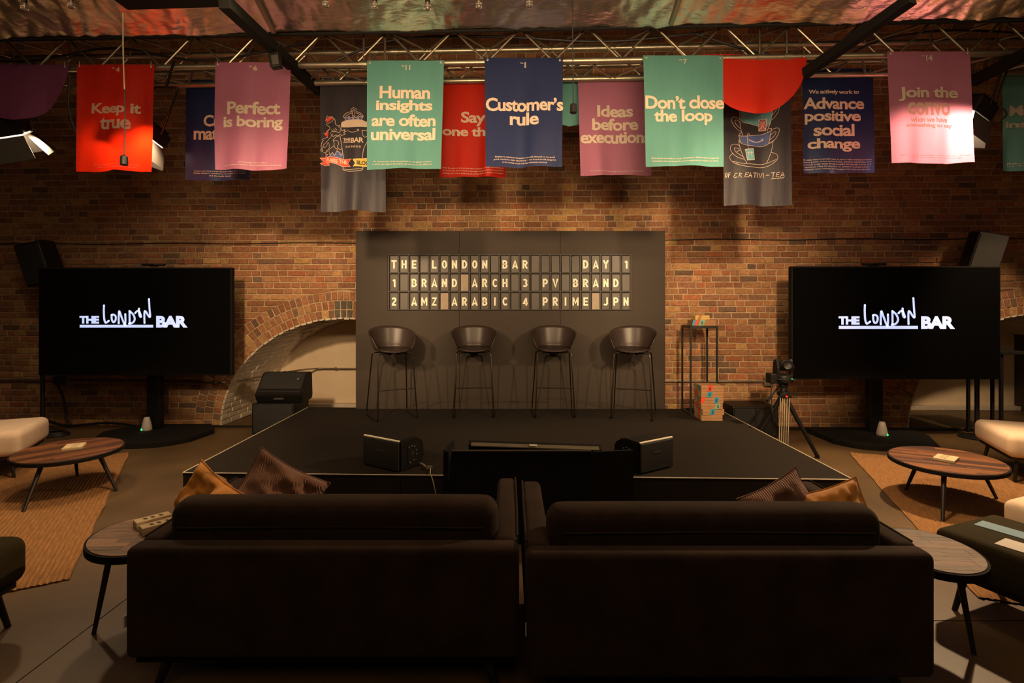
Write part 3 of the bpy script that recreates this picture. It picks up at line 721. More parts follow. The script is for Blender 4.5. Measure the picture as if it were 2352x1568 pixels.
def art_crest(surf, T0, t):
    W = C_['white']
    fl_ = lambda pts, m, n, o=.003: fill(surf, T0, t, T1(pts), m, n, o)
    fl_([(490, 515), (495, 430), (560, 395), (680, 378), (850, 385), (950, 415), (1080, 415), (1085, 515), (720, 520)], C_['white'], 'glass_foam')
    fl_([(480, 560), (275, 1065), (520, 1120), (510, 1010), (440, 970), (400, 980), (360, 1050), (320, 995)][1:], C_['blue'], 'blue_shape')
    fl_([(545, 335), (720, 320), (900, 335), (880, 385), (720, 380), (565, 390)], C_['blue'], 'crown_band')
    fl_([(200, 345), (310, 310), (325, 350), (205, 430)], C_['redp'], 'red_shape'); fl_([(250, 560), (230, 710), (160, 650), (190, 620)], C_['redp'], 'red_shape')
    fl_([(80, 1095), (250, 1070), (400, 1085), (530, 1130), (700, 1130), (620, 1205), (680, 1275), (520, 1265), (400, 1210), (270, 1180), (265, 1245), (80, 1200), (165, 1170)], C_['redp'], 'ribbon', .0034)
    fl_([(725, 1135), (940, 1120), (1200, 1105), (1210, 1260), (940, 1275), (735, 1275), (780, 1215)], C_['yellow'], 'ribbon', .0034)
    L = [[(465, 680), (500, 900), (535, 1130)], [(1060, 660), (945, 880), (915, 1000), (908, 1125)], [(525, 1275), (530, 1320), (620, 1355), (770, 1370), (890, 1345), (915, 1310), (915, 1270)], [(545, 1310), (700, 1335), (900, 1315)],
         [(490, 515), (495, 430), (560, 395), (680, 378), (850, 385), (950, 415)], [(525, 315), (580, 250), (690, 220)], [(780, 225), (860, 260), (915, 315)], [(560, 330), (620, 270), (700, 250)], [(770, 250), (840, 280), (890, 330)],
         [(525, 315), (555, 345), (570, 390)], [(915, 315), (895, 350), (880, 390)], [(560, 335), (610, 335), (635, 305), (660, 340), (700, 335), (725, 305), (750, 335), (800, 335), (820, 305), (850, 335), (900, 325)],
         [(610, 570), (650, 605), (720, 618), (790, 605), (825, 575)], [(795, 570), (832, 572), (820, 605)],
         [(890, 590), (905, 670), (945, 715), (1000, 660), (1010, 580), (950, 585), (890, 590)],
         [(190, 395), (205, 340), (220, 300), (245, 320), (325, 320), (325, 350)], [(205, 430), (240, 440), (330, 385), (350, 345), (375, 400), (375, 450), (420, 490), (465, 480), (440, 510), (485, 515)],
         [(200, 460), (235, 490), (265, 510), (270, 555), (250, 560), (215, 590), (190, 640), (150, 620)], [(280, 610), (300, 680), (250, 740), (200, 800), (150, 850), (150, 890), (200, 880), (240, 800), (260, 860), (250, 920), (200, 960)],
         [(130, 780), (105, 860), (125, 905), (95, 950), (130, 970), (120, 925)], [(235, 700), (130, 740), (160, 770)], [(150, 995), (200, 980), (230, 960), (180, 1020), (240, 1030), (190, 1060), (215, 1075)],
         [(330, 640), (330, 690), (400, 660), (410, 690), (470, 650), (500, 670), (560, 640), (530, 620), (590, 585), (540, 590), (560, 555), (500, 580), (480, 530)], [(300, 600), (380, 600), (460, 610), (470, 540)],
         [(460, 680), (400, 690), (335, 760), (350, 800), (350, 860), (290, 910), (255, 950), (275, 1060)], [(345, 765), (410, 770), (440, 820), (415, 900), (470, 935), (510, 915)], [(350, 860), (375, 910), (410, 930), (405, 970)],
         [(270, 1060), (320, 995), (360, 1050), (400, 975), (450, 990), (480, 1045), (515, 1015)], [(300, 560), (350, 610)], [(335, 545), (380, 590)], [(370, 530), (410, 575)]]
    strokes(surf, T0, t, [T1(l) for l in L], 1.0, W, 'line_drawing')
    rb = [[(80, 1095), (110, 1105), (200, 1100), (250, 1070), (400, 1085), (530, 1130), (700, 1130), (620, 1205), (680, 1275), (520, 1265), (400, 1210), (270, 1180), (200, 1175), (195, 1120)], [(200, 1180), (270, 1240), (180, 1245), (80, 1200), (165, 1170), (80, 1095)],
          [(725, 1135), (940, 1120), (1200, 1105)], [(725, 1135), (780, 1215), (735, 1275), (940, 1275), (1200, 1260)], [(672, 185), (722, 145), (790, 190), (750, 230), (755, 320)], [(672, 185), (700, 215), (705, 310)]]
    strokes(surf, T0, t, [T1(l) for l in rb], 1.0, W, 'line_drawing', sm=False, off=.0042)
    for cx_, cy_, r_ in ((728, 200, 16), (635, 352, 14), (720, 352, 14), (822, 360, 14)):
        strokes(surf, T0, t, [T1([(cx_+r_*cos(a*pi/5), cy_+r_*sin(a*pi/5)) for a in range(11)])], .8, W, 'line_drawing', sm=False, off=.0042)
    for k in range(6):
        cx_ = 590+k*53; strokes(surf, T0, t, [T1([(cx_+(24 if a % 2 else 9)*sin(a*pi/5), 885+k*3+(24 if a % 2 else 9)*cos(a*pi/5)) for a in range(11)])], .9, W, 'star', sm=False)
    def tm(x0, x1, y0, y1, sl=0, off=.0045):
        a, b = T1([(x0, y0), (x1, y1)]); return lambda u, v: surf(a[0]+(b[0]-a[0])*u, b[1]-(b[1]-a[1])*v+sl*u, off)-T0
    text_part('lettering', 'THE', BO, tm(525, 665, 722, 782), W, t); text_part('lettering', 'BAR', BO, tm(678, 925, 725, 822), W, t)
    strokes(surf, T0, t, [T1([(528, 800), (670, 802)])], 1.9, W, 'underline', sm=False)
    text_part('lettering', 'RAISE THE', BO, tm(215, 605, 1085, 1160, 8.2), W, t); text_part('lettering', 'BLOODY', BO, tm(805, 1150, 1165, 1245), M['ink'], t)
banner(735, 889, 178, 486, 'b', 'black', [], 'tall charcoal banner with a crest of a lion and a crowned pint glass', GB, seed=15, art=art_crest)
def T2(l): return [(x/8.253+1650, y/8.253+240) for x, y in l]
def art_tea(surf, T0, t):
    W = C_['white']
    fill(surf, T0, t, T2([(370, 600), (500, 610), (700, 590), (850, 560), (995, 500), (945, 745), (830, 790), (700, 800), (520, 785), (410, 740)]), C_['blue'], 'blue_cup')
    fill(surf, T0, t, T2([(380, 60), (1040, 20), (975, 380), (900, 400), (750, 415), (560, 375), (420, 310)]), C_['cyan'], 'cyan_cup')
    L = [[(380, 60), (410, 310), (560, 375), (750, 415), (900, 405), (970, 380), (1040, 20)], [(390, 330), (410, 480), (440, 595)], [(985, 350), (950, 430), (920, 520)],
         [(400, 300), (340, 255), (260, 255), (235, 310), (270, 400), (340, 480), (415, 530)], [(395, 340), (330, 305), (300, 330), (330, 400), (400, 465)],
         [(1150, 30), (1120, 150), (1050, 250), (975, 320)], [(1110, 60), (1070, 140), (1000, 220)],
         [(370, 600), (430, 610), (540, 610), (700, 590), (850, 560), (995, 500)], [(370, 600), (390, 560), (430, 550)], [(370, 600), (390, 690), (415, 745), (520, 785), (700, 800), (830, 795), (945, 745), (975, 620), (995, 500)],
         [(945, 465), (1000, 455), (995, 500)], [(990, 510), (1040, 465), (1110, 455), (1140, 490), (1110, 590), (1040, 690), (950, 730)], [(985, 580), (1050, 525), (1080, 540), (1040, 610), (970, 670)],
         [(370, 680), (380, 780), (420, 920), (470, 1050), (520, 1125)], [(1030, 680), (1010, 820), (965, 980), (910, 1120)], [(370, 690), (400, 740)], [(945, 745), (1010, 720), (1035, 680)],
         [(380, 790), (300, 760), (230, 785), (210, 850), (250, 930), (350, 1010), (460, 1050)], [(390, 860), (310, 830), (285, 850), (330, 920), (440, 1000)], [(330, 900), (395, 880)],
         [(265, 935), (210, 980), (200, 1030), (260, 1100), (400, 1160), (560, 1190), (820, 1195), (960, 1160), (1070, 1080), (1105, 1010), (1080, 950), (990, 910)], [(260, 1080), (420, 1125), (700, 1140), (900, 1120), (1080, 1050)],
         [(545, 850), (525, 640), (530, 580), (560, 570), (580, 605)], [(830, 20), (830, 265)], [(800, 655), (850, 650), (838, 700)]]
    strokes(surf, T0, t, [T2(l) for l in L], .95, W, 'line_drawing')
    strokes(surf, T0, t, [T2([(555, 680), (620, 712), (710, 722), (790, 700), (845, 660)])], 1.8, W, 'smile_mark', off=.0042)
    fill(surf, T0, t, T2([(480, 860), (645, 840), (675, 1060), (520, 1075)]), W, 'tea_tag', .0042); fill(surf, T0, t, T2([(495, 872), (635, 854), (662, 1048), (530, 1062)]), C_['cyan'], 'tea_tag', .0048)
    strokes(surf, T0, t, [T2([(525, 935), (555, 905), (575, 930), (600, 905), (630, 925)]), T2([(550, 975), (552, 920)]), T2([(607, 970), (602, 915)]), T2([(530, 1000), (630, 990)])], 1.4, W, 'tag_arrows', sm=False, off=.0054)
    a, b, c, d = (755, 290), (925, 265), (905, 492), (755, 515)
    def bl(u, v): return (a[0]*(1-u)*(1-v)+b[0]*u*(1-v)+c[0]*u*v+d[0]*(1-u)*v, a[1]*(1-u)*(1-v)+b[1]*u*(1-v)+c[1]*u*v+d[1]*(1-u)*v)
    q = lambda l: T2([bl(u, v) for u, v in l])
    fill(surf, T0, t, q([(0, 0), (1, 0), (1, 1), (0, 1)]), W, 'flag', .0042); fill(surf, T0, t, q([(.08, .06), (.92, .06), (.92, .94), (.08, .94)]), C_['blue'], 'flag', .0047)
    strokes(surf, T0, t, [q([(.08, .06), (.92, .94)]), q([(.92, .06), (.08, .94)])], 2.6, W, 'flag_stripe', sm=False, off=.0052)
    strokes(surf, T0, t, [q([(.08, .06), (.92, .94)]), q([(.92, .06), (.08, .94)])], 1.1, C_['redp'], 'flag_stripe', sm=False, off=.0057)
    strokes(surf, T0, t, [q([(.5, .06), (.5, .94)]), q([(.08, .5), (.92, .5)])], 4.2, W, 'flag_stripe', sm=False, off=.0062)
    strokes(surf, T0, t, [q([(.5, .06), (.5, .94)]), q([(.08, .5), (.92, .5)])], 2.8, C_['redp'], 'flag_stripe', sm=False, off=.0067)
    HL = {'O': [[(.5, 0), (.1, .3), (0, .8), (.35, 1), (.8, .6), (.9, .15), (.5, 0)]], 'F': [[(.3, 0), (.1, 1)], [(.3, 0), (1, .0)], [(.2, .45), (.8, .4)]], 'C': [[(1, .1), (.5, .1), (0, .8), (.3, 1), (.9, .8)]],
          'R': [[(.3, 0), (0, 1)], [(.3, .1), (.9, .2), (.3, .55), (.9, 1)]], 'E': [[(1, 0), (.3, .1), (0, .9), (.8, .9)], [(.2, .5), (.8, .45)]], 'A': [[(0, 1), (.6, 0), (.9, 1)], [(.2, .65), (.9, .6)]],
          'T': [[(0, .1), (1, 0)], [(.6, 0), (.4, 1)]], 'I': [[(.5, 0), (.5, 1)]], 'V': [[(0, 0), (.4, 1), (1, 0)]], '-': [[(0, .5), (1, .5)]]}
    L = []
    for chh, x0, x1 in (('O', 110, 155), ('F', 165, 220), ('C', 275, 345), ('R', 365, 425), ('E', 470, 550), ('A', 545, 610), ('T', 640, 715), ('I', 720, 745), ('V', 765, 835), ('I', 840, 865), ('-', 900, 955), ('T', 985, 1055), ('E', 1065, 1140), ('A', 1145, 1225)):
        for l in HL[chh]: L.append(T2([(x0+(x1-x0)*u, 1285+(1380-1285)*v+(20-(x0-100)*.012)) for u, v in l]))
    L.append(T2([(985, 1418), (1210, 1400)]))
    strokes(surf, T0, t, L[:-1], 1.25, W, 'lettering', sm=False); strokes(surf, T0, t, L[-1:], 1.25, W, 'underline', sm=False)
banner(1658, 1817, 166, 473, 'b', 'black', [], 'tall charcoal banner with a drawn stack of teacups reading OF CREATIVI-TEA', GB, seed=16, art=art_tea, shear=0)

# ------------------------------------------------------------------ foil ceiling sheet, seams, beams, bulbs
def zf(X, Y): return 3.62+.36*(3.96-.036*X-Y)
vs, fs = [], []; nx, ny = 560, 84
for j in range(ny+1):
    for i in range(nx+1):
        X = -5.4+10.8*i/nx; Y = (3.96-.036*X)-1.9*(j/ny)**1.2
        w_ = noise.noise(V((X*3.1, Y*2.1, 0)))*.016+noise.noise(V((X*11, Y*7, 3)))*.006+noise.noise(V((X*26, Y*9, 7)))*.0028
        w_ += -.020*abs(noise.noise(V((X*7+Y*3, Y*3.2, 11))))-.009*abs(noise.noise(V((X*19-Y*7, Y*8, 5))))-.015*abs(sin(X*1.9))**6
        vs.append((X, Y, zf(X, Y)+w_))
fs = [(j*(nx+1)+i, j*(nx+1)+i+1, (j+1)*(nx+1)+i+1, (j+1)*(nx+1)+i) for j in range(ny) for i in range(nx)]
M['foil'] = mat('silver_foil', (.93, .86, .76), .34, metal=1, var=.06, scale=5, bump=.7, bscale=11, stretch=(1, 2.6, 1))
o = pydata('foil_sheet', vs, fs, M['foil'], None, True); tag(o, 'crinkled silver foil sheet stretched overhead above the banners', 'foil')
md = o.modifiers.new('t', 'SOLIDIFY'); md.thickness = .004; md.offset = 1
ft = MB().tube([(X, 3.965-.036*X, 3.60) for X in [-5.4+.3*i for i in range(37)]], .013, 6).build('foil_edge_batten', M['blackmatt']); tag(ft, 'thin dark batten along the far edge of the foil', 'batten')
for X, lab in ((1.20, 'thin metal seam rail under the foil, right of centre'), (-1.80, 'thin metal seam rail under the foil, left of centre')):
    Ya, Yb = 3.93-.036*X, 2.3
    m = MB().box((X, (Ya+Yb)/2, (zf(X, Ya)+zf(X, Yb))/2-.035), (.035, hypot(Ya-Yb, .36*(Ya-Yb)), .02), M=Matrix.Rotation(-math.atan(.36), 4, 'X'), r=.004).build('seam_rail', M['conduit']); tag(m, lab, 'rail')
def beam(a, b, wd, lab, nm='ceiling_beam'):
    a, b = V(a), V(b); d = b-a; q = d.to_track_quat('Y', 'Z').to_matrix().to_4x4()
    m = MB().box((a+b)/2, (wd, d.length, wd), M=q, r=.004).build(nm, M['blackmatt']); tag(m, lab, 'beam')
def far(p, q, k): return V(p)+(V(q)-V(p))*k
beam(P(735, 210, 4.85), P(515, 5, 3.20), .075, 'black steel beam slanting down from top left behind the crest banner')
p = P(1850, 168, 4.1); q = P(2096, -4, 3.36); beam(far(q, p, 1.03), q, .07, 'black steel beam slanting down from the top right to the red half round banner')
p = P(2232, 188, 4.4); q = P(2400, 100, 3.75); beam(p, q, .075, 'black steel beam at the far right edge above the dim teal banner')
o = MB().box((-2.20, 2.9, 3.47), (.66, 1.02, .05), rz=R(-3), r=.006).build('ceiling_panel', M['blackmatt']); tag(o, 'black rectangular panel overhead at top left', 'panel')
lamp = None
for i, (px, py, lab) in enumerate(((56, 8, 'clear bulb farthest left in the row under the foil'), (163, 2, 'clear bulb second from left under the foil'), (748, -1, 'clear bulb third from left under the foil'), (861, 4, 'clear bulb fourth from left, above the teal Human banner'), (982, 7, 'clear bulb fifth from left, above the red banner'), (1100, 3, 'clear bulb sixth from left, left of the Customer banner'), (1216, -1, 'clear bulb farthest right in the row'))):
    c = P(px, py, 3.45)
    if lamp is None:
        lamp = thing('light_bulb', lab, 'bulb', c, 0, 'festoon bulbs under the foil')
        MB().lathe([(.001, -.052), (.012, -.049), (.021, -.036), (.0235, -.022), (.019, -.006), (.012, .006), (.011, .01)], n=16).build('glass_globe', M['glass'], lamp, True)
        MB().lathe([(.013, .002), (.016, .004), (.016, .045), (.010, .052), (.002, .053)], n=14).build('socket', M['black'], lamp, True)
        MB().cyl((0, 0, -.036), (0, 0, -.002), .0035, n=6).build('filament', M['silver'], lamp)
    else:
        o = copy_tree(lamp); o.location = c; o['label'] = lab
pts = []
for px in range(-60, 1500, 40): 
    c = P(px, 2, 3.45); pts.append((c.x, c.y, c.z+.07))
o = MB().tube(pts, .006, 6).build('festoon_cable', M['cable'], None, True); tag(o, 'thin black cable carrying the row of clear bulbs', 'cable')
for (px, y0, y1, Y, mt, lab) in ((285, 30, 355, 3.45, 'cablew', 'empty bulb socket on a pale cord before the red Keep it true banner'), (1316, -40, 236, 3.5, 'cable', 'empty black bulb socket on a black cord beside the navy banner')):
    a, b = P(px-2, y0, Y), P(px+(1 if mt == 'cable' else 0), y1, Y)
    t = thing('pendant_socket', lab, 'pendant', a)
    if mt == 'cablew':
        mid = P(px+1, 205, Y)
        MB(a).tube(smoothpts([a, (a+mid)/2+V((-.004, 0, 0)), mid], 6), .0042, 7).build('cord', M['cablew'], t, True)
        MB(a).tube(smoothpts([mid, (mid+b)/2+V((.004, 0, 0)), b], 6), .0035, 7).build('cord', M['cable'], t, True)
    else: MB(a).tube([a, (a+b)/2, b], .0035, 7).build('cord', M['cable'], t, True)
    MB(a).lathe([(.004, .0), (.012, -.006), (.021, -.012), (.023, -.03), (.0235, -.066), (.019, -.070), (.001, -.071)], b, 16).build('socket', M['black'], t, True)
# small clamp lamp on the beam
c = P(633, 140, 3.85); t = thing('clamp_lamp', 'small black clamp lamp on the left beam, over the pink banner', 'lamp', c)
MB().box((0, 0, 0), (.075, .06, .11), rz=R(15), M=Matrix.Rotation(R(-8), 4, 'Y'), r=.008).build('housing', M['black'], t)
MB().box((.01, -.031, -.005), (.05, .006, .07), M=Matrix.Rotation(R(-8), 4, 'Y')).build('front_plate', M['barn'], t)
MB().tube([(0, 0, .05), (.01, .02, .12), (.04, .05, .16)], .006, 6).build('bracket', M['black'], t)

# ------------------------------------------------------------------ floodlights with barn doors
def flood(c, aim, roll, lab, s=1.0, hang=None):
    t = thing('flood_light', lab, 'floodlight', c)
    q = V(aim).normalized().to_track_quat('-Z', 'Y').to_matrix().to_4x4() @ Matrix.Rotation(R(roll), 4, 'Z')
    def loc(o): o.matrix_local = q
    h = .12*s
    loc(MB().box((0, 0, .05*s), (2*h, 2*h, .13*s), r=.012).build('housing', M['black'], t))
    m = MB()
    for i in range(5): m.box((0, (i-2)*.04*s, .125*s), (.2*s, .008, .03))
    loc(m.build('heat_sink', M['black'], t))
    loc(MB().box((0, 0, -.018*s), (1.7*h, 1.7*h, .006)).build('lens', M['lens'], t))
    for k in range(4):
        a = k*pi/2; ll = .20*s; fl = R(24); n_ = V((cos(a), sin(a), 0)); e = V((-sin(a), cos(a), 0))
        p0 = n_*(h+.004); d = V((0, 0, -1))*cos(fl)+n_*sin(fl); z0 = V((0, 0, -.024*s))
        A, B = p0+e*h*.93+z0, p0-e*h*.93+z0; w2 = h*1.12
        Cc, Dd = p0+d*ll-e*w2+z0, p0+d*ll+e*w2+z0; nn = n_*.003
        loc(MB().add([A, B, Cc, Dd, A+nn, B+nn, Cc+nn, Dd+nn], [(0, 1, 2, 3), (7, 6, 5, 4), (0, 4, 5, 1), (1, 5, 6, 2), (2, 6, 7, 3), (3, 7, 4, 0)]).build('barn_door', M['barn'], t))
    # yoke up to the truss
    ax = q @ V((1, 0, 0)); ax.z *= .3; ax.normalize(); top = V((0, 0, .26*s))
    if hang is not None: top = V(hang)-V(c)
    b0 = -ax*h*1.15+q @ V((0, 0, .04)); b1 = ax*h*1.15+q @ V((0, 0, .04))
    MB().tube(fillet([b0, b0+top*.62, b1+top*.62, b1], .03), .009, 8).build('yoke', M['black'], t, True)
    MB().cyl(top*.62+(b0+b1)/2, top, .010, n=8).build('hanging_stem', M['black'], t)
    return t
flood(P(25, 305, 4.46), (.1, .5, -.86), 35, 'floodlight with dark barn doors under the plum half round banner', hang=P(40, 150, 4.3))
flood(P(338, 316, 4.52), (-.38, -.22, -.9), 50, 'floodlight with glowing barn door behind the red Keep it true banner', .9, hang=P(400, 140, 4.25))
flood(P(2226, 262, 4.46), (-.40, .24, -.88), 48, 'bright floodlight behind the pink Join the convo banner', 1.0, hang=P(2270, 120, 4.15))
t = MB().tube(smoothpts([P(160, 190, 4.3), P(157, 240, 4.3), P(168, 290, 4.3), P(190, 330, 4.3)], 6), .008, 6).build('lamp_cable', M['cable'], None, True); tag(t, 'black cable hanging beside the red Keep it true banner', 'cable')
t = MB().tube(smoothpts([P(2318, 150, 4.3), P(2300, 200, 4.3), P(2293, 235, 4.3), P(2312, 260, 4.3), P(2300, 275, 4.3), P(2285, 285, 4.3)], 6), .008, 6).build('lamp_cable', M['cable'], None, True); tag(t, 'black cable looping beside the dim teal banner', 'cable')

# ------------------------------------------------------------------ big screens on stands
LON = [[(628, 322), (625, 420), (632, 560), (650, 625), (670, 632), (715, 600)], [(765, 495), (770, 580), (800, 625), (835, 590), (838, 520), (800, 488), (765, 495)], [(893, 645), (893, 520), (903, 425), (940, 520), (985, 640), (1005, 680)], [(1012, 480), (1015, 590), (1008, 675)],
       [(1088, 425), (1090, 640)], [(1088, 425), (1150, 480), (1182, 560), (1160, 620), (1110, 650), (1078, 652)], [(1190, 460), (1225, 425), (1260, 425), (1285, 480), (1298, 520), (1282, 528), (1262, 480), (1258, 380)],
       [(1358, 640), (1355, 520), (1360, 430), (1385, 440), (1440, 525), (1460, 515), (1450, 400), (1438, 208)]]
def tv(TL, TRx, BLy, Y, logo0, logo1, ly0, lab, Yp, pxpole):
    (x0, y0), x1, y1 = TL, TRx, BLy
    a, b = P(x0, y0, Y), P(x1, y1, Y); cx_ = (a.x+b.x)/2; foot = V((P(pxpole, 0, Yp).x, Yp, 0))
    t = thing('display_screen', lab, 'screen', foot)
    W, H = b.x-a.x, a.z-b.z; cz = (a.z+b.z)/2
    MB(foot).box((cx_, Y+.035, cz), (W, .07, H), r=.008).build('casing', M['blackmatt'], t)
    MB(foot).box((cx_, Y-.003, cz), (W-.03, .008, H-.03), r=.002, seg=1).build('screen', M['screen'], t)
    # logo, drawn in the crop's frame: x 187..2135, y 195..722
    sx = (logo1-logo0)/(2135-187)
    def mp(x, y): p = P(logo0+(x-187)*sx, ly0+(y-722)*sx, Y); return V((p.x, Y-.0085, p.z))-foot
    sc = [o for o in t.children if o.name.startswith('screen')][0]
    for s, bx in (('THE', (187, 540, 512, 650)), ('BAR', (1568, 2135, 510, 722))):
        text_part('lit_lettering', s, .055, lambda u, v: mp(bx[0]+(bx[1]-bx[0])*u, bx[3]-(bx[3]-bx[1+1])*v), M['logo'], sc)
    vs, fs = [], []
    for l in LON:
        v_, f_ = stroke(lambda x, y, off: mp(x, y), V((0, 0, 0)), t, l, 34, None)
        n_ = len(vs); vs += v_; fs += [tuple(i+n_ for i in f) for f in f_]
        for e in (l[0], l[-1]):
            n_ = len(vs); vs += [mp(e[0]+17*cos(k*pi/5), e[1]+17*sin(k*pi/5)) for k in range(10)]; fs.append(tuple(range(n_, n_+10)))
    pydata('lit_handwriting', vs, fs, M['logo'], sc)
    pydata('lit_underline', [mp(190, 672), mp(1515, 672), mp(1515, 722), mp(190, 722)], [(0, 1, 2, 3)], M['logo'], sc)
    # column and base
    MB(foot).box((foot.x, Yp, (.05+cz)/2), (.15, .10, cz-.05), r=.01).build('column', M['black'], t)
    MB(foot).box((foot.x, (Y+.07+Yp)/2, cz), (.5, abs(Yp-Y)-.02, .4), r=.01).build('mount', M['black'], t)
    return t, foot
tvl, fL = tv((88, 614), 532, 862, 5.95, 184, 432, 752, 'large wall-height black screen at the left showing a white logo', 6.27, 357)
tvr, fR = tv((1818, 611), 2299, 871, 5.75, 1925, 2192, 755, 'large black screen at the right showing a white logo', 6.10, 2007)
tvl['label'] = 'large black screen left of the stage showing a white logo'; tvr['label'] = 'large black screen right of the stage showing a white logo'
def base(t, foot, pts):
    pts = [(x-foot.x, y-foot.y) for x, y in pts]; m = MB().prism(pts, .004, .05)
    o = m.build('base_plate', M['blackmatt'], t)
    bm = bmesh.new(); bm.from_mesh(o.data); bmesh.ops.bevel(bm, geom=[e for e in bm.edges if abs(e.verts[0].co.z-e.verts[1].co.z) < .001 and e.verts[0].co.z > .03], offset=.01, segments=2, affect='EDGES'); bm.to_mesh(o.data); bm.free()
def arcpts(pp): return [(p.x, p.y) for p in smoothpts([(x, y, 0) for x, y in pp], 4)]
base(tvl, fL, [(-4.55, 6.48), (-4.75, 6.1), (-4.6, 5.75)]+arcpts([(-4.5, 5.68), (-4.15, 5.52), (-3.75, 5.58), (-3.55, 5.8)])+[(-3.50, 6.2), (-3.70, 6.50)])
base(tvr, fR, [(4.45, 6.32), (3.55, 6.33), (3.55, 6.02)]+arcpts([(3.55, 5.72), (3.72, 5.50), (4.05, 5.42), (4.5, 5.45)])+[(4.75, 5.9), (4.8, 6.2)])
for px, py, Y, lab in ((350, 612, 5.98, 'small webcam bar on top of the left screen'), (2010, 611, 5.78, 'small webcam bar on top of the right screen')):
    c = P(px, py, Y); t = thing('webcam_bar', lab, 'webcam', (c.x, Y+.02, c.z))
    MB().box((0, 0, .022), (.26, .045, .028), r=.010, seg=3).build('body', M['black'], t, True); MB().cyl((0, -.022, .022), (0, -.028, .022), .010, n=14).build('lens', M['screen'], t); MB().box((0, 0, .004), (.08, .04, .008)).build('clip', M['black'], t)
for p, lab in ((G(337, 988, .05), 'small white cone lamp with green light on the base of the left screen'), (G(2026, 1000, .05), 'small white cone lamp with green light on the base of the right screen')):
    t = thing('cone_lamp', lab, 'lamp', (p.x, p.y, .052))
    MB().lathe([(.001, 0), (.052, 0), (.056, .006), (.055, .03), (.044, .09), (.030, .145), (.026, .152), (.001, .154)], n=24).build('body', M['white'], t, True)
    s = -1 if p.x < 0 else 1
    MB().lathe([(.001, -.001), (.011, 0), (.010, .004), (.001, .006)], (s*.026, -.050, .018), 12, Matrix.Rotation(R(90), 4, 'X')).build('indicator', M['greenled'], t)

# ------------------------------------------------------------------ loudspeakers on poles
def pole_speaker(px, pyb, Y, lab1, lab2, yaw, tiltx, top_px, zc, w=.30, hh=.50):
    x = (px-PX)*Y/F; t = thing('speaker_stand', lab2, 'stand', (x, Y, 0))
    MB().lathe([(.001, 0), (.17, 0), (.175, .008), (.16, .018), (.03, .03), (.024, .05), (.001, .05)], n=28).build('base', M['blackmatt'], t, True)
    MB().cyl((0, 0, .04), (0, 0, zc-hh/2-.01), .023, n=14).build('pole', M['blackmetal'], t, True)
    MB().cyl((0, 0, 1.0), (0, 0, 1.06), .032, n=14).build('collar', M['black'], t, True)
    s = thing('loudspeaker', lab1, 'speaker', ((top_px-PX)*Y/F, Y, zc), R(yaw))
    q = Matrix.Rotation(R(tiltx), 4, 'Y') @ Matrix.Rotation(R(8), 4, 'X')
    def L_(o): o.matrix_local = q
    poly = [(-w/2, -.15), (w/2, -.15), (w/2, .0), (w/2-.05, .15), (-w/2+.05, .15), (-w/2, 0)]
    o = MB().prism(poly, -hh/2, hh/2).build('cabinet', M['black'], s); L_(o); md = o.modifiers.new('b', 'BEVEL'); md.width = .018; md.segments = 3
    L_(MB().box((0, -.155, 0), (w-.03, .012, hh-.04), r=.005).build('grille', M['grille'], s))
    L_(MB().tube([(-.06, .05, hh/2), (-.05, .05, hh/2+.02), (.05, .05, hh/2+.02), (.06, .05, hh/2)], .007, 6).build('handle', M['black'], s))
    return s
s = pole_speaker(98, 0, 6.22, 'black loudspeaker tilted above the top left corner of the left screen', 'black speaker stand with round base left of the left screen', 0, -12, 99, 2.02)
MB().box((.11, -.165, -.15), (.012, .006, .012)).build('indicator', M['greenled'], s).matrix_local = Matrix.Rotation(R(-12), 4, 'Y') @ Matrix.Rotation(R(8), 4, 'X')
pole_speaker(2244, 0, 6.0, 'black loudspeaker above the top right corner of the right screen', 'black speaker stand with round base right of the right screen', -12, 12, 2250, 2.10)

# ------------------------------------------------------------------ stage monitors, subs, wedge
def monitor(corner, right, lab, mirror):
    ang = atan2(right[1]-corner[1], right[0]-corner[0]); w_ = hypot(right[0]-corner[0], right[1]-corner[1])
    t = thing('stage_monitor', lab, 'speaker', (corner[0], corner[1], .2815), ang)
    d, h = .27, .228
    prof = [(0, 0), (0, h), (.17, h+.004), (d-.01, h-.05), (d, .07), (.22, 0)]  # (depth, height)
    vs = [(0, y, z) for y, z in prof]+[(w_, y, z) for y, z in prof]; n_ = len(prof)
    o = pydata('cabinet', vs, [tuple(range(n_)), tuple(range(2*n_-1, n_-1, -1))]+[(i, n_+i, n_+(i+1) % n_, (i+1) % n_) for i in range(n_)], M['black'], t)
    bm = bmesh.new(); bm.from_mesh(o.data); bmesh.ops.recalc_face_normals(bm, faces=bm.faces); bmesh.ops.bevel(bm, geom=bm.edges[:], offset=.012, segments=2, affect='EDGES'); bm.to_mesh(o.data); bm.free()
    MB().box((w_/2, -.008, h/2), (w_-.012, .016, h-.016), r=.006).build('grille', M['grille'], t)
    MB().box((w_/2, -.002, h+.0), (w_-.01, .016, .010), r=.002, seg=1).build('white_strip', M['letterwhite'], t)
    MB().box((w_/2, -.0175, h*.62), (.07, .003, .012)).build('badge', M['boardframe'], t)
    sx = w_+.002 if not mirror else -.002
    MB().box((sx, .14, .11), (.004, .13, .13), r=.001, seg=1).build('connector_panel', M['blackmatt'], t)
    for k, (yy, zz) in enumerate(((.09, .165), (.12, .17), (.15, .16), (.17, .13), (.17, .10), (.14, .06), (.10, .05))):
        MB().cyl((sx, yy, zz), (sx+(.006 if not mirror else -.006), yy, zz), .006, n=10).build('control_knob', M['silver'], t)
    MB().cyl((sx, .125, .115), (sx+(.004 if not mirror else -.004), .125, .115), .018, n=14).build('socket', M['pocket'], t)
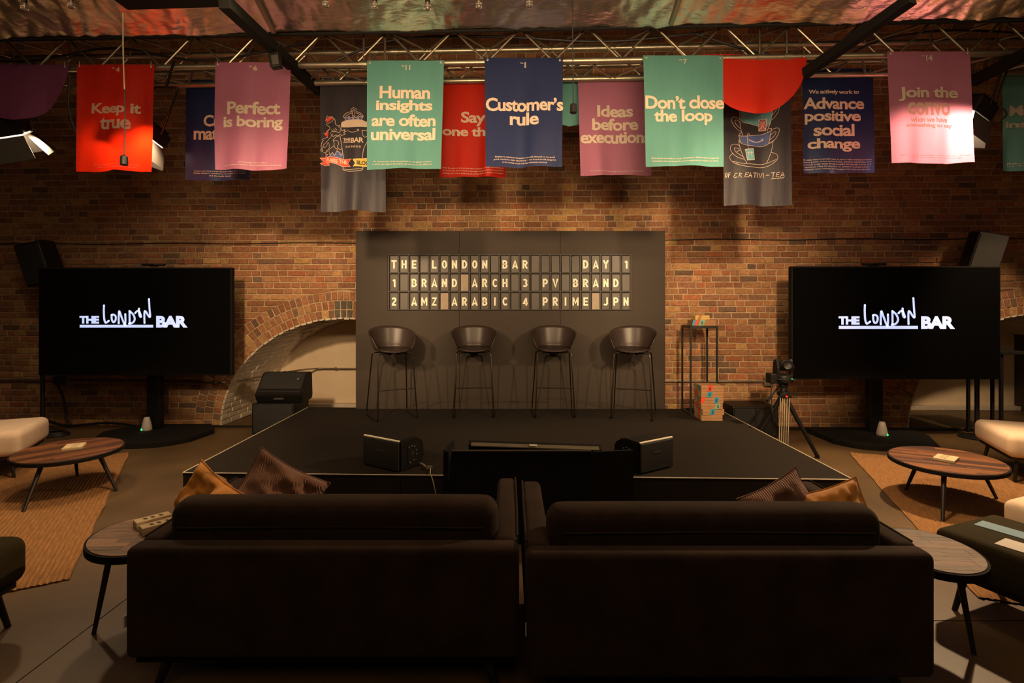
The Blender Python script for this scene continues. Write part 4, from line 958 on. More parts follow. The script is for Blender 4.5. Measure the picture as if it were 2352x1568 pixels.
p = G(836, 1066, .28); q = G(919, 1085.5, .28); monitor(p, q, 'black stage monitor lying near the front left edge of the stage', False)
p = G(1467.5, 1090, .28); q = G(1544, 1071.5, .28); monitor(p, q, 'black stage monitor lying near the front right edge of the stage, behind the floor screen', True)
pl = thing('power_adapter', 'small clear plug and thin cable beside the left stage monitor', 'plug', G(985, 1078, .28)+V((0, 0, .002)))
o0 = V(pl.location)
MB().box((0, 0, .012), (.05, .035, .022), rz=.5, r=.004).build('adapter_body', mat('smoky_plastic', (.10, .085, .06), .3), pl)
MB(o0).tube(smoothpts([G(963, 1062, .30), G(972, 1066, .295), o0+V((-.02, .01, .012))], 5), .005, 6).build('jack_cable', M['cablew'], pl, True)
fy = lambda X: 3.853+(X+2.408)*(3.697-3.853)/4.842
xx = P(995, 0, 3.8).x
MB(o0).tube(smoothpts([o0+V((.015, -.01, .010)), V((xx-.02, fy(xx)-.004, .293)), V((xx, fy(xx)-.02, .25)), V((xx+.03, fy(xx)-.03, .12)), V((xx+.04, fy(xx)-.04, .01))], 6), .004, 6).build('drop_cable', M['cablew'], pl, True)

t = thing('subwoofer', 'black subwoofer box beside the left of the stage, under the wedge speaker', 'speaker', (-2.75, 6.30, 0))
MB().box((0, 0, .198), (.49, .46, .36), r=.012).build('cabinet', M['black'], t); MB().box((0, -.233, .20), (.45, .012, .32), r=.004).build('grille', M['grille'], t)
for a in (-.19, .19):
    for b in (-.17, .17): MB().cyl((a, b, 0), (a, b, .02), .02, n=10).build('foot', M['blackmatt'], t)
t = thing('subwoofer', 'low black subwoofer box behind the tripod, right of the stage', 'speaker', (2.80, 6.14, 0))
MB().box((0, 0, .193), (.52, .40, .35), r=.012).build('cabinet', M['black'], t); MB().box((0, -.203, .19), (.48, .012, .31), r=.004).build('grille', M['grille'], t)
for a in (-.2, .2):
    for b in (-.15, .15): MB().cyl((a, b, 0), (a, b, .02), .02, n=10).build('foot', M['blackmatt'], t)
wl = P(648, 0, 6.2).x
t = thing('wedge_speaker', 'black wedge speaker resting on the subwoofer left of the stage', 'speaker', (wl, 6.27, .379))
prof = [(-.13, 0), (-.19, .10), (-.14, .145), (.04, .335), (.15, .33), (.17, .05), (.14, 0)]; hw = .275
vs = [(-hw, y, z) for y, z in prof]+[(hw, y, z) for y, z in prof]; n_ = len(prof)
o = pydata('cabinet', vs, [tuple(range(n_)), tuple(range(2*n_-1, n_-1, -1))]+[(i, n_+i, n_+(i+1) % n_, (i+1) % n_) for i in range(n_)], M['black'], t)
bm = bmesh.new(); bm.from_mesh(o.data); bmesh.ops.recalc_face_normals(bm, faces=bm.faces); bmesh.ops.bevel(bm, geom=bm.edges[:], offset=.01, segments=2, affect='EDGES'); bm.to_mesh(o.data); bm.free()
sl = atan2(.19, .18)
MB().box((0, -.056, .246), (.50, .012, .235), M=Matrix.Rotation(sl-R(90), 4, 'X'), r=.004).build('grille', M['grille'], t)
MB().tube([(-.25, -.16, .128), (.25, -.16, .128)], .012, 8).build('front_rail', M['black'], t, True)
MB().box((.19, -.068, .27), (.022, .004, .022), M=Matrix.Rotation(sl-R(90), 4, 'X')).build('badge', M['silver'], t)
MB().box((0, -.165, .05), (.12, .008, .022), r=.003).build('handle', M['boardframe'], t)

# ------------------------------------------------------------------ floor screen in its black housing (seen from behind)
t = thing('floor_screen', 'tilted floor screen inside a black open housing between the sofas and the stage', 'screen', (.2, 3.35, 0))
O = V(t.location); hz = .587
def panel3(a, b, z1, th=.02, nm='housing_panel'):
    a, b = V((a[0], a[1])), V((b[0], b[1])); d = (b-a).normalized(); n_ = V((-d.y, d.x))*th
    MB(O).prism([tuple(a), tuple(b), tuple(b+n_), tuple(a+n_)], .01, z1).build(nm, M['blackmatt'], t)
Ym = .913*F/(1037-PY)
xa, xb = P(1037, 0, Ym).x, P(1358, 0, Ym).x
panel3((xa, Ym), (xb, Ym), hz); panel3((P(1022, 0, Ym).x, Ym), (P(1030, 0, Ym).x, Ym), hz, .03, 'corner_post')
panel3((P(1024, 0, Ym).x, Ym+.03), (-.373, 3.557), hz); panel3((P(1364, 0, Ym).x, Ym-.005), (P(1455, 0, 3.33).x, 3.33), hz)
MB(O).box(((xa+xb)/2, Ym+.008, hz+.003), (xb-xa, .03, .008)).build('top_lip', M['boardframe'], t)
MB(O).box((P(1361, 0, Ym).x, Ym+.01, hz/2), (.018, .02, hz-.02)).build('corner_post', M['blackmetal'], t)
a, b = V((P(1076, 0, 3.47).x, 3.47, .585)), V((P(1382, 0, 3.36).x, 3.36, .585))
d = (b-a).normalized(); n_ = V((-d.y, d.x, 0))
def quadbox(a, b, up, th, nm, m):
    vs = [a, b, b+up, a+up, a+th, b+th, b+up+th, a+up+th]; MB(O).add(vs, [(0, 1, 2, 3), (7, 6, 5, 4), (0, 4, 5, 1), (1, 5, 6, 2), (2, 6, 7, 3), (3, 7, 4, 0)]).build(nm, m, t)
quadbox(a, b, V((0, .22, -.5)), V((0, .045, .02)), 'screen_body', M['black'])
quadbox(a+d*.02+V((0, .0, .012)), b-d*.02+V((0, .0, .012)), V((0, -.035, -.012)), V((0, 0, .006)), 'screen_bezel', mat('grey_bezel', (.16, .14, .10), .4))
m_ = (a+b)/2+d*.0; quadbox(m_+V((-.03, -.004, .019)), m_+d*.05+V((-.03, -.004, .019)), V((0, -.022, -.006)), V((0, 0, .002)), 'sticker', M['paper'])

# ------------------------------------------------------------------ wire pedestal and cardboard boxes
pt = thing('wire_pedestal', 'tall black wire frame pedestal right of the backdrop', 'pedestal', (2.19, 6.03, .2815), R(-3))
b_ = .0095; W2, D2, HH = .145, .17, 1.0
for sx in (-1, 1):
    for sy in (-1, 1): MB().box((sx*W2, sy*D2, HH/2), (.02, .02, HH), r=.002, seg=1).build('post', M['blackmetal'], pt)
for z_, nm in ((.01, 'bottom_rail'), (HH-.01, 'top_rail')):
    for s_ in (-1, 1):
        MB().box((0, s_*D2, z_), (2*W2-.02, .02, .02)).build(nm, M['blackmetal'], pt); MB().box((s_*W2, 0, z_), (.02, 2*D2-.02, .02)).build(nm, M['blackmetal'], pt)
MB().box((0, 0, HH+.003), (2*W2+.02, 2*D2+.02, .006)).build('top_plate', M['blackmetal'], pt)
def cbox(c, d, rz, tapes, lab, grp, mm='cardboard'):
    t = thing('cardboard_box', lab, 'box', c, R(rz), grp)
    MB().box((0, 0, d[2]/2), d, r=.003, seg=1).build('carton', M[mm], t)
    MB().box((0, -d[1]/2-.0003, d[2]*.52), (d[0]*.98, .0015, .0016)).build('lid_seam', M['ink'], t)
    for (kind, u, wd, col, txt) in tapes:
        if kind == 'f':   # wraps from the front face onto the top, slightly slanted
            x = (u-.5)*d[0]; s = .018; yf = -d[1]/2-.0012; zt_ = d[2]+.0012
            tp = pydata('tape', [(x-wd/2-s, yf, .004), (x+wd/2-s, yf, .004), (x+wd/2, yf, zt_), (x-wd/2, yf, zt_), (x+wd/2+s, yf+.07, zt_), (x-wd/2+s, yf+.07, zt_)], [(0, 1, 2, 3), (3, 2, 4, 5)], M[col], t)
            if txt: text_part('lettering', txt, BO, lambda a, b2: V((x-.012+.022*a-.006, yf-.0008, .014+.036*b2)), M['ink'], tp)
        else:
            y = (u-.5)*d[1]; xf = -d[0]/2-.0012
            pydata('tape', [(xf, y+wd/2, .003), (xf, y-wd/2, .003), (xf, y-wd/2, d[2]+.001), (xf, y+wd/2, d[2]+.001)], [(0, 1, 2, 3)], M[col], t)
sx0, sy0 = 2.175, 5.71; z_ = .2815
stk = [([('s', .3, .06, 'tred', ''), ('s', .12, .04, 'tgreen', '')], 0, 'bottom box of the cardboard stack on the stage, no tape on its front', .225),
       ([('f', .50, .05, 'tblue', 'UK'), ('s', .35, .05, 'tred', ''), ('s', .15, .04, 'tgreen', '')], 4, 'second box from the bottom of the stack, blue tape in the middle', .235),
       ([('f', .80, .045, 'tgreen', 'GB'), ('s', .5, .06, 'tred', '')], 0, 'third box from the bottom of the stack, green tape on the right', .23),
       ([('f', .72, .045, 'tblue', 'IS'), ('f', .12, .035, 'tred', ''), ('s', .7, .05, 'tgreen', '')], -2, 'fourth box from the bottom of the stack, blue and red tape', .235),
       ([('f', .42, .05, 'tblue', 'NO'), ('s', .6, .06, 'tred', ''), ('s', .2, .05, 'tgreen', '')], 1, 'fifth box from the bottom of the stack, blue tape left of centre', .235),
       ([('f', .42, .05, 'tred', 'IS'), ('s', .3, .05, 'tblue', ''), ('s', .75, .05, 'tgreen', '')], 0, 'top box of the cardboard stack on the stage, orange red tape', .24)]
for i, (tp, rz, lab, wd) in enumerate(stk):
    cbox((sx0+(.004 if i % 2 else -.003), sy0, z_), (wd, .24, .0615), rz-2, tp, lab, 'cardboard boxes stacked on the stage'); z_ += .0625
cbox((2.205, 6.0, 1.2885), (.25, .22, .065), -2, [('f', .42, .055, 'tgreen', 'IS'), ('f', .06, .03, 'tblue', ''), ('f', .17, .03, 'tred', '')], 'lower cardboard box on top of the wire pedestal, green tape', 'boxes on the pedestal')
cbox((2.19, 6.0, 1.3555), (.165, .14, .05), 2, [('f', .36, .03, 'cardboard', '')], 'small cardboard box coloured as if lit yellow, topping the wire pedestal', 'boxes on the pedestal', 'cardboardlit')

# ------------------------------------------------------------------ tripod and camera
tc = V((2.79, 5.32, 0)); t = thing('camera_tripod', 'black tripod with ribbed metal front leg standing right of the stage', 'tripod', tc)
hub = V((0, 0, .62)); feet = [V((.27, -.13, 0)), V((-.15, -.28, 0)), V((-.30, .10, 0))]
for k, f in enumerate(feet):
    lg = MB(); dd = (f-hub).normalized(); sd = dd.cross(V((0, 0, 1))).normalized()
    if k == 1:
        leg = None
        for i in range(5):
            o_ = V((1, 0, 0))*(i-2)*.023; m = MB().cyl(hub+o_+V((0, -.03, 0)), f+o_*.9+V((0, 0, .03)), .0062, n=8).build('leg_tube', M['dullalu'], t, True)
        MB().box(hub+V((0, -.04, -.02)), (.115, .03, .04), r=.006).build('leg_bracket', M['black'], t)
        MB().cyl(hub+V((0, -.055, -.02)), hub+V((0, -.068, -.02)), .012, n=12).build('red_knob', M['redled'], t)
        MB().box(f+V((0, .01, .012)), (.09, .03, .024), r=.006).build('foot', M['black'], t)
    else:
        MB().cyl(hub, f+V((0, 0, .02)), .024, .018, n=12).build('leg', M['black'], t, True)
        MB().cyl(f+V((0, 0, 0)), f+V((0, 0, .03)), .022, n=12).build('foot', M['blackmatt'], t, True)
MB().lathe([(.001, -.03), (.04, -.03), (.062, 0), (.06, .02), (.035, .03), (.03, .045), (.036, .05), (.036, .056), (.001, .057)], hub, 20).build('shoulder', M['black'], t, True)
MB().lathe([(.031, 0), (.034, .002), (.034, .010), (.031, .012)], hub+V((0, 0, .046)), 20).build('level_ring', M['silver'], t, True)
MB().box(hub+V((0, 0, .085)), (.075, .07, .055), r=.018, seg=3).build('pan_head', M['black'], t, True)
MB().cyl(hub+V((-.03, 0, .09)), hub+V((-.20, -.10, -.04)), .009, n=8).build('pan_handle', M['black'], t); MB().cyl(hub+V((-.16, -.077, -.01)), hub+V((-.22, -.112, -.055)), .014, n=10).build('handle_grip', M['blackmatt'], t)
zb_ = hub.z+.115
c = thing('robotic_camera', 'black robotic video camera mounted on the tripod right of the stage', 'camera', tc+V((0, 0, zb_)))
MB().lathe([(.001, 0), (.085, 0), (.09, .01), (.088, .055), (.083, .075), (.06, .083), (.001, .084)], n=32).build('base', M['black'], c, True)
MB().box((.0, 0, .036), (.178, .178, .003)).build('base_groove', M['pocket'], c)
for s_ in (-1, 1):
    pr = [(-.045, .07), (.045, .07), (.05, .13), (.035, .215), (0, .235), (-.03, .22), (-.045, .15)]
    if s_ == 1: pr = [(x*.6, z) for x, z in pr]
    x0, x1 = (s_*.062, s_*.085); m = MB()
    m.add([(x0, y, z) for y, z in pr]+[(x1, y, z) for y, z in pr], [tuple(range(7)), tuple(range(13, 6, -1))]+[(i, (i+1) % 7, 7+(i+1) % 7, 7+i) for i in range(7)])
    m.build('yoke_arm', M['black'], c)
hd = MB(); hd.lathe([(.001, -.058), (.03, -.055), (.052, -.03), (.058, 0), (.052, .03), (.03, .052), (.001, .058)], (0, 0, .175), 24); hd.build('camera_head', M['black'], c, True)
q = Matrix.Rotation(R(90), 4, 'X') @ Matrix.Rotation(R(-8), 4, 'Y')
MB().lathe([(.001, .0), (.045, 0), (.047, .06), (.042, .066), (.034, .060), (.001, .058)], (.018, -.02, .172), 26, Matrix.Rotation(R(78), 4, 'X') @ Matrix.Rotation(R(-14), 4, 'Y')).build('lens_barrel', M['black'], c, True)
MB().lathe([(.001, .0), (.030, -.002), (.033, -.006), (.001, -.008)], (.034, -.088, .160), 24, Matrix.Rotation(R(78), 4, 'X') @ Matrix.Rotation(R(-14), 4, 'Y')).build('lens_glass', M['screen'], c, True)
for dx, dz, m in ((.045, .045, 'greenled'), (.028, .05, 'silver')): MB().box((dx, -.079, dz), (.010, .006, .005)).build('status_light', M[m], c)
MB().box((-.10, .02, .04), (.09, .12, .10), r=.008).build('side_unit', M['black'], c)
tb = MB().tube(smoothpts([tc+V((-.12, 0, zb_+.03)), tc+V((-.135, -.02, .60)), tc+V((-.13, -.03, .45)), tc+V((-.10, -.02, .33))], 6), .007, 6).build('signal_cable', M['cable'], None, True); tag(tb, 'black cables hanging from the robotic camera', 'cable')

# ------------------------------------------------------------------ wall services
def wl_(px, z, off=.03):
    u = wall_u(px); p = Matrix.Rotation(-WR, 4, 'Z') @ V((u, -off, z)); return V((p.x, p.y+6.5, z))
t = thing('conduit_pipe', 'steel conduit pipe along the brick wall left of the stage', 'pipe', wl_(300, .58))
O = V(t.location); MB(O).tube([wl_(-20, .575), wl_(512, .555)], .012, 8).build('pipe', M['conduit'], t, True)
rec = [wl_(512, .555), V((-3.42, 6.75, .565)), V((-3.1, 7.2, .60)), V((-2.95, 7.55, .60)), V((-2.9, 7.82, .58)), V((-1.2, 7.79, .58))]
MB(O).tube(fillet(rec, .12), .012, 8).build('pipe', M['conduit'], t, True)
for p in (wl_(500, .555), V((-3.1, 7.2, .60)), V((-2.6, 7.815, .58)), V((-2.2, 7.808, .58))): MB(O).box(p, (.03, .03, .04), r=.004).build('pipe_clip', M['conduit'], t)
MB(O).box(wl_(142, .575, .035), (.13, .05, .10), r=.006).build('socket_box', M['boardframe'], t)
t = thing('conduit_pipe', 'steel conduit pipe along the brick wall right of the stage', 'pipe', wl_(1650, .58))
O = V(t.location); MB(O).tube([wl_(1480, .59), wl_(1752, .585)], .012, 8).build('pipe', M['conduit'], t, True)
MB(O).box(wl_(1762, .585, .035), (.11, .05, .10), r=.006).build('socket_box', M['conduit'], t)
def wire(pts, r, lab): tag(MB().tube(smoothpts(pts, 4), r, 6).build('wall_cable', M['cable'], None, True), lab, 'cable')
wire([wl_(x, 2.30+.006*sin(x*.02), .012) for x in range(-20, 830, 60)], .006, 'thin black cable strung along the bricks left of the backdrop')
wire([wl_(x, 2.33+.006*sin(x*.02), .012) for x in range(1520, 2380, 60)], .006, 'thin black cable strung along the bricks right of the backdrop')
wire([V((-6.4, 6.50, .02)), V((-5.9, 6.52, .10)), V((-5.5, 6.5, .025)), V((-5.0, 6.5, .06)), V((-4.6, 6.48, .02))], .016, 'black cable on the floor behind the cream bench')
wire([wl_(488, .015, .06), wl_(540, .015, .06), wl_(600, .015, .06)], .013, 'black cable on the floor across the left arch')
wire([wl_(1780, .03, .05), wl_(1860, .02, .05), wl_(1900, .02, .05), wl_(2350, .02, .05)], .02, 'thick black cable on the floor behind the right screen')
wire([wl_(138, .52, .04), wl_(150, .38, .04), wl_(158, .20, .05), wl_(175, .02, .08)], .012, 'black cable dropping from the socket box left of the screen')
t = thing('cable_coil', 'flat coil of black cable on the floor beside the left screen base', 'cable', (-5.33, 6.1, .0))
for k in range(3): MB().tube([(.17*cos(a*pi/12)*(1-k*.12), .12*sin(a*pi/12)*(1-k*.1), .012+k*.014) for a in range(24)], .011, 6, True).build('cable_loop', M['cable'], t, True)

# ------------------------------------------------------------------ high bar table far right
t = thing('bar_table', 'tall black bar table at the far right edge by the cream panel', 'table', (5.66, 6.07, 0))
MB().box((0, 0, .985), (.36, .50, .03), r=.004).build('tabletop', M['blackmatt'], t)
for sx in (-1, 1):
    for sy in (-1, 1): MB().box((sx*.145, sy*.21, .485), (.03, .03, .97), r=.003).build('leg', M['blackmetal'], t)

# ------------------------------------------------------------------ rugs
def rug(A, B, wdt, side, lab):
    A, B = V(A), V(B); d = (B-A); L_ = d.length; d.normalize(); n_ = V((-d.y, d.x))*side
    ang = atan2(d.y, d.x); c = A+d*L_/2+n_*wdt/2
    o_ = thing('jute_rug', lab, 'rug', (c.x, c.y, 0), ang)
    nr = int(wdt/.013); vs, fs = [], []; seg = 40
    for k in range(nr+1):
        y = -wdt/2+wdt*k/nr
        for i in range(seg+1):
            e = .014*noise.noise(V((k*.6, 3.1*side, (0 if i < seg/2 else 9)))) if i in (0, seg) else 0
            wv = .012*noise.noise(V((i*.35, 1.7*side, 0))) if k in (0, nr) else 0
            vs.append((-L_/2+L_*i/seg+e, y+wv, .012 if k % 2 else .007))
    fs = [(k*(seg+1)+i, k*(seg+1)+i+1, (k+1)*(seg+1)+i+1, (k+1)*(seg+1)+i) for k in range(nr) for i in range(seg)]
    pydata('woven_top', vs, fs, M['jute'], o_)
    MB().box((0, 0, .004), (L_-.01, wdt-.01, .006)).build('backing', M['cord'], o_)
M['jute'] = mat('jute_weave', (.36, .17, .055), .95, var=.38, scale=9, bump=.8, bscale=40, stretch=(1.2, 16, 1), coords='Object')
rug((-3.90, 5.37), (-2.416, 2.87), 2.0, -1, 'tan jute rug under the round wooden table at the left')
rug((3.49, 5.37), (2.42, 2.69), 2.0, 1, 'tan jute rug under the round wooden table at the right')

# ------------------------------------------------------------------ tables with plank tops
def table(c, a, b, ang, z, feet, lab, pal, stripe, th=.03, block=None, grain=0, rim=.012, rad=.0125, nm='coffee_table'):
    t = thing(nm, lab, 'table', (c[0], c[1], 0), R(ang+grain)); g_ = -R(grain)
    n_ = 56; out = []
    for k in range(n_):
        q_ = 2*pi*k/n_; x, y = a*cos(q_), b*sin(q_); out.append((x*cos(g_)-y*sin(g_), x*sin(g_)+y*cos(g_)))
    big = [(x*(1+rim/a), y*(1+rim/a)) for x, y in out]
    MB().prism(big, z-th, z-.003).build('rim', M['blackmatt'], t)
    def clip(poly, ax, lo, hi):
        for sgn, lim in ((1, lo), (-1, hi)):
            res = []
            for i in range(len(poly)):
                p, q = poly[i], poly[(i+1) % len(poly)]; dp, dq = sgn*(p[ax]-lim), sgn*(q[ax]-lim)
                if dp >= 0: res.append(p)
                if dp*dq < 0: s = dp/(dp-dq); res.append((p[0]+(q[0]-p[0])*s, p[1]+(q[1]-p[1])*s))
            poly = res
            if len(poly) < 3: return []
        return poly
    y = -max(a, b)-.01
    while y < max(a, b):
        x = -max(a, b)-random.random()*.3
        while x < max(a, b):
            ln = random.uniform(*block) if block else random.uniform(.35, .6)
            pl_ = clip(clip(out, 1, y+.0006, y+stripe-.0006), 0, x+.0006, x+ln-.0006)
            if len(pl_) >= 3:
                col = random.choice(pal); k = random.uniform(.75, 1.2); dz = random.uniform(0, .0006)
                m = MB().prism(pl_, z-.0029, z+dz); vv = m.v
                pydata('plank', vv, m.f, M['wood'], t, cols=[tuple(x_*k for x_ in col)]*len(vv))
            x += ln
        y += stripe
    T = Matrix.Rotation(-R(ang+grain), 4, 'Z')
    for f in feet:
        p = T @ V((f[0]-c[0], f[1]-c[1], 0)); q_ = V((p.x*.62, p.y*.62, z-th))
        MB().cyl(q_, V((p.x, p.y, 0)), rad*1.35, rad*.85, n=12).build('leg', M['blackmetal'], t, True)
    return t
DW = [(.13, .042, .009), (.085, .026, .007), (.17, .056, .011), (.065, .021, .007), (.19, .066, .014)]
GW = [(.15, .082, .043), (.12, .068, .036), (.18, .105, .06), (.10, .058, .034), (.165, .082, .036)]
table((-3.62, 4.30), .409, .36, -54.3, .33, [(-3.54, 3.80), (-3.20, 4.26), (-3.82, 4.62)], 'round dark wood coffee table on the left jute rug', DW, .05, grain=110)
table((3.36, 4.02), .41, .356, 43.4, .33, [(3.23, 4.265), (3.01, 3.63), (3.80, 4.07)], 'round dark wood coffee table on the right jute rug', DW, .05, grain=-70)
table((-1.76, 2.49), .238, .20, -46, .42, [(-1.909, 2.40), (-1.60, 2.42), (-1.74, 2.64)], 'small light wood side table left of the left sofa', [(.22, .11, .05), (.17, .085, .04), (.26, .13, .06), (.13, .07, .035)], .04, th=.035, block=(.10, .22), grain=50, rad=.011, nm='side_table')
table((1.877, 2.335), .222, .187, 69.2, .42, [(2.01, 2.26), (1.93, 2.48), (1.72, 2.30)], 'small light wood side table right of the right sofa', GW, .04, th=.035, block=(.10, .22), grain=-75, rad=.011, nm='side_table')
def cards(p, rz, n, lab, gap=.0215, w_=.13, h_=.02):
    t = thing('card_set', lab, 'card box', p, R(rz))
    for i in range(n):
        m = MB().box(((i-(n-1)/2)*gap, random.uniform(-.002, .002), h_/2+.0005), (gap-.002, w_, h_), r=.0015, seg=1).build('wooden_block', M['card'], t)
        if i % 2: MB().box(((i-(n-1)/2)*gap, .01, h_+.0008), (gap*.3, .045, .0005)).build('print', M['ink'], t)
cards((P(168, 0, 4.33).x, 4.34, .3312), -62, 8, 'row of cream wooden blocks on the left round table')
cards((P(2178, 0, 3.98).x, 4.00, .3312), 40, 8, 'row of cream wooden blocks on the right round table')
def carton(p, d, rz, lab):
    t = thing('card_box', lab, 'card box', p, R(rz), 'card boxes on the left side table')
    MB().box((0, 0, d[2]/2), d, r=.002, seg=1).build('sleeve', M['card'], t); MB().box((0, 0, d[2]*.3), (d[0]+.001, d[1]+.001, .0012)).build('lid_line', M['ink'], t)
    for x in (-.03, .0, .035): MB().box((x, 0, d[2]+.0006), (.014, .022, .0008), rz=.3).build('print', M['ink'], t)
carton((-1.775, 2.60, .4212), (.15, .062, .035), 48, 'cream card box farther from the sofa on the left side table')
carton((-1.70, 2.535, .4212), (.15, .062, .035), 48, 'cream card box nearer the sofa on the left side table')

# ------------------------------------------------------------------ sofas and pillows
def sofa(x0, x1, y0, cx0, cx1, dz, lab, zl=.145):
    W = x1-x0; t = thing('sofa', lab, 'sofa', ((x0+x1)/2, y0+.4, 0)); O = V(t.location)
    MB(O).box(((x0+x1)/2, y0+.05, (zl+.575)/2), (W, .10, .575-zl), r=.03, seg=4).build('back_frame', M['velvet'], t, True)
    for s, xe in ((1, x0), (-1, x1)):
        xc = xe+s*.052
        m = MB(O); 
        # arm: profile swells slightly toward the top front
        m.box((xc, y0+.45, .365), (.098, .74, .43), r=.03, seg=4)
        o = m.build('armrest', M['velvet'], t, True)
        for v in o.data.vertices:
            if v.co.z > .4: v.co.z += .012*max(0, v.co.y)
        piping = [V((xe+s*.006, y0+.12, .572)), V((xe+s*.004, y0+.45, .576)), V((xe+s*.006, y0+.78, .58)), V((xe+s*.006, y0+.815, .54)), V((xe+s*.006, y0+.82, .2))]
        MB(O).tube(smoothpts(piping, 5), .005, 6).build('piping', M['velvet'], t, True)
    MB(O).box(((x0+x1)/2, y0+.46, .33), (W-.21, .72, .16), r=.04, seg=4).build('seat_cushion', M['velvet'], t, True)
    MB(O).box(((x0+x1)/2, y0+.40, .135), (W-.04, .72, .05), r=.006).build('base_rail', M['blackmatt'], t)
    o = MB(O).box(((cx0+cx1)/2, y0+.20, .55+dz/2), (cx1-cx0, .17, .31+dz), r=.07, seg=6).build('back_cushion', M['velvet'], t, True)
    sd_ = o.modifiers.new('s', 'SUBSURF'); sd_.levels = 1; sd_.render_levels = 1
    MB(O).tube([(cx0+.06, y0+.105, .61), ((cx0+cx1)/2, y0+.112, .612), (cx1-.06, y0+.105, .61)], .0035, 6).build('cushion_seam', M['velvet'], t, True)
    for a in (.13, W-.13):
        for b in (.08, .72):
            MB(O).cyl((x0+a, y0+b, .115), (x0+a+(-.04 if a < .5 else .04), y0+b+(-.02 if b < .5 else .02), .0), .022, .014, n=12).build('leg', M['blackmetal'], t, True)
    MB(O).box((x0+.0, y0+.012, .29), (.004, .012, .045)).build('fabric_tag', M['paper'], t)
sofa(-1.480, .038, 2.0, -1.40, -.045, .0, 'dark brown velvet sofa seen from behind, the left of the pair')
sofa(.062, 1.600, 1.95, .150, 1.500, -.012, 'dark brown velvet sofa seen from behind, the right of the pair', .105)
def pillow(c, size, rot, m, lab, seed, crump=.02, flat=.085):
    """square pillow with pinched corners, standing on one corner"""
    t = thing('throw_pillow', lab, 'pillow', c); n_ = 26; vs, fs = [], []; h = size/2
    for side in (1, -1):
        for j in range(n_+1):
            for i in range(n_+1):
                u, v = i/n_*2-1, j/n_*2-1
                e = (1-abs(u)**2.4)*(1-abs(v)**2.4); pin = 1-.10*((1-abs(u)**2)*abs(v)**2+(1-abs(v)**2)*abs(u)**2)
                z = side*(flat*max(0, e)**.55)
                w_ = crump*noise.noise(V((u*2.1+seed, v*2.1, side*1.3)))*max(0, e)**.5*1.6+crump*.6*noise.noise(V((u*5+seed, v*4, side)))*max(0, e)**.5
                vs.append(rot @ V((u*h*pin, v*h*pin, z+w_)))
    k = (n_+1)**2
    for s_ in (0, 1):
        for j in range(n_):
            for i in range(n_):
                f = (s_*k+j*(n_+1)+i, s_*k+j*(n_+1)+i+1, s_*k+(j+1)*(n_+1)+i+1, s_*k+(j+1)*(n_+1)+i); fs.append(f if s_ == 0 else f[::-1])
    o = pydata('cover', vs, fs, m, t)
    bm = bmesh.new(); bm.from_mesh(o.data); bmesh.ops.remove_doubles(bm, verts=bm.verts, dist=.0005); bm.to_mesh(o.data); bm.free(); o.data.shade_smooth()
    rim = [(-1, -1), (-.5, -1), (0, -1), (.5, -1), (1, -1), (1, -.5), (1, 0), (1, .5), (1, 1), (.5, 1), (0, 1), (-.5, 1), (-1, 1), (-1, .5), (-1, 0), (-1, -.5)]
    MB().tube([rot @ V((u*h*(1-.10*((1-u*u)*v*v+(1-v*v)*u*u)), v*h*(1-.10*((1-u*u)*v*v+(1-v*v)*u*u)), 0)) for u, v in rim], .004, 6, True).build('seam_piping', m, t, True)
def rotm(spin, lean_, yaw): return (Matrix.Rotation(R(yaw), 4, 'Z') @ Matrix.Rotation(R(90-lean_), 4, 'X') @ Matrix.Rotation(R(spin), 4, 'Z')).to_3x3()
cn = M['cord'].node_tree; wv_ = N(cn, 'ShaderNodeTexWave'); wv_.inputs['Scale'].default_value = 32; tcx = N(cn, 'ShaderNodeTexCoord'); cn.links.new(tcx.outputs['Object'], wv_.inputs['Vector'])
bpn = N(cn, 'ShaderNodeBump'); bpn.inputs['Strength'].default_value = .7; bpn.inputs['Distance'].default_value = .006; cn.links.new(wv_.outputs['Fac'], bpn.inputs['Height']); cn.links.new(bpn.outputs[0], cn.nodes['Principled BSDF'].inputs['Normal'])
pillow((-1.405, 2.42, .555), .34, rotm(68, 14, -20), M['orange'], 'orange velvet pillow on the left sofa', 1.0, .05)
pillow((-1.13, 2.50, .565), .38, rotm(55, 14, 30), M['cord'], 'brown pillow on the left sofa', 4.2, .045)
pillow((1.28, 2.43, .522), .34, rotm(23, 14, 6), M['cord'], 'brown ribbed corduroy pillow on the right sofa', 2.2, .035)
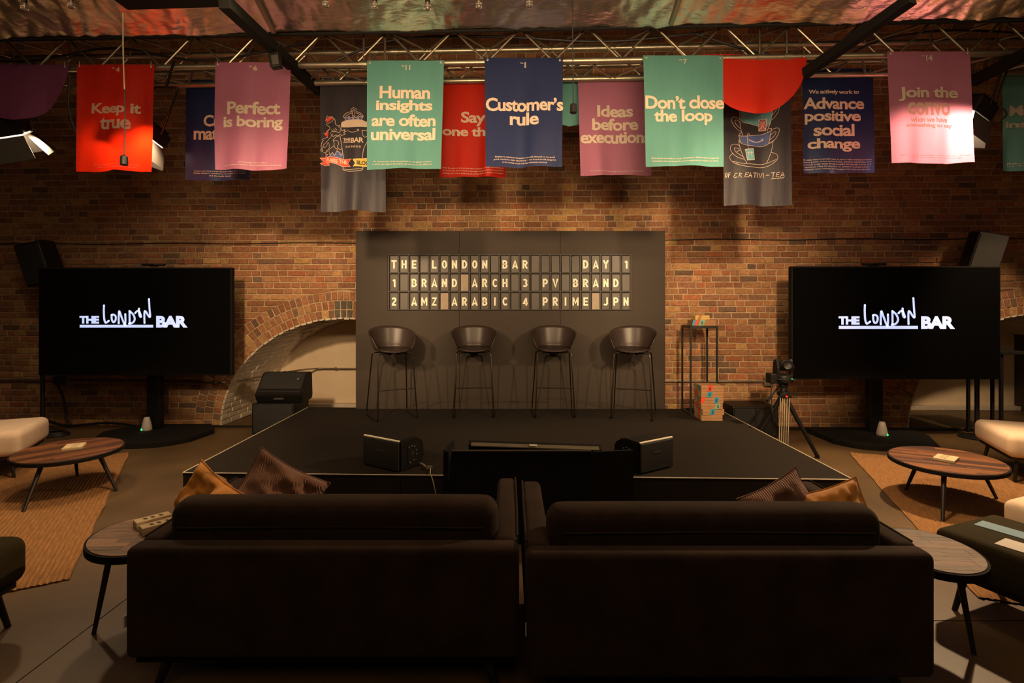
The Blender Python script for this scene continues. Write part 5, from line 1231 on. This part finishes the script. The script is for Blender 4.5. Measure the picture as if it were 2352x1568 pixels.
pillow((1.465, 2.34, .538), .31, rotm(22, 14, -20), M['orange'], 'orange velvet pillow on the right sofa', 7.7, .05)

# ------------------------------------------------------------------ upholstered benches
def bench(c, d, rz, z0, z1, m, lab, nm='bench', rr=.05, legs=True):
    t = thing(nm, lab, 'bench', (c[0], c[1], 0), R(rz))
    MB().box((0, 0, (z0+z1)/2), (d[0], d[1], z1-z0), r=rr, seg=5).build('cushion', M[m], t, True)
    if legs:
        MB().box((0, 0, z0-.012), (d[0]-.08, d[1]-.08, .022)).build('frame', M['blackmetal'], t)
        for a in (-1, 1):
            for b in (-1, 1): MB().cyl((a*(d[0]/2-.09), b*(d[1]/2-.09), z0-.02), (a*(d[0]/2-.06), b*(d[1]/2-.06), 0), .016, .012, n=10).build('leg', M['blackmetal'], t, True)
    return t
bench((-5.09, 4.55), (1.5, .75), 26, .20, .42, 'cream', 'cream upholstered bench behind the left round table', rr=.06)
bench((4.97, 4.50), (1.3, .75), -24, .22, .42, 'cream', 'cream upholstered bench behind the right round table', rr=.06)
bench((3.27, 2.94), (.9, .4), 22, .26, .42, 'cream', 'cream upholstered bench at the right edge behind the olive bench', rr=.05)
bench((2.60, 2.11), (.50, 1.3), 21.8, .20, .40, 'olive', 'large dark olive bench at the right edge', rr=.035)
bench((-2.93, 2.22), (1.3, .52), 3, .20, .42, 'olive', 'dark olive bench cut by the left edge', rr=.06)
def sheet(c, d, rz, m, lab): 
    t = MB().box((0, 0, 0), (d[0], d[1], .003)).build('leaflet', M[m]); t.location = c; t.rotation_euler = (0, 0, R(rz)); tag(t, lab, 'leaflet')
sheet((-4.80, 4.60, .4222), (.34, .24), 26, 'blue', 'pale blue leaflet on the left cream bench')
sheet((4.98, 4.56, .4222), (.34, .20), -24, 'blue', 'pale blue leaflet on the right cream bench')
sheet((2.46, 2.53, .4022), (.30, .10), -62, 'blue', 'pale blue leaflet on the olive bench at right')
sheet((2.37, 2.33, .4022), (.28, .12), -62, 'paper', 'white leaflet on the olive bench at right')
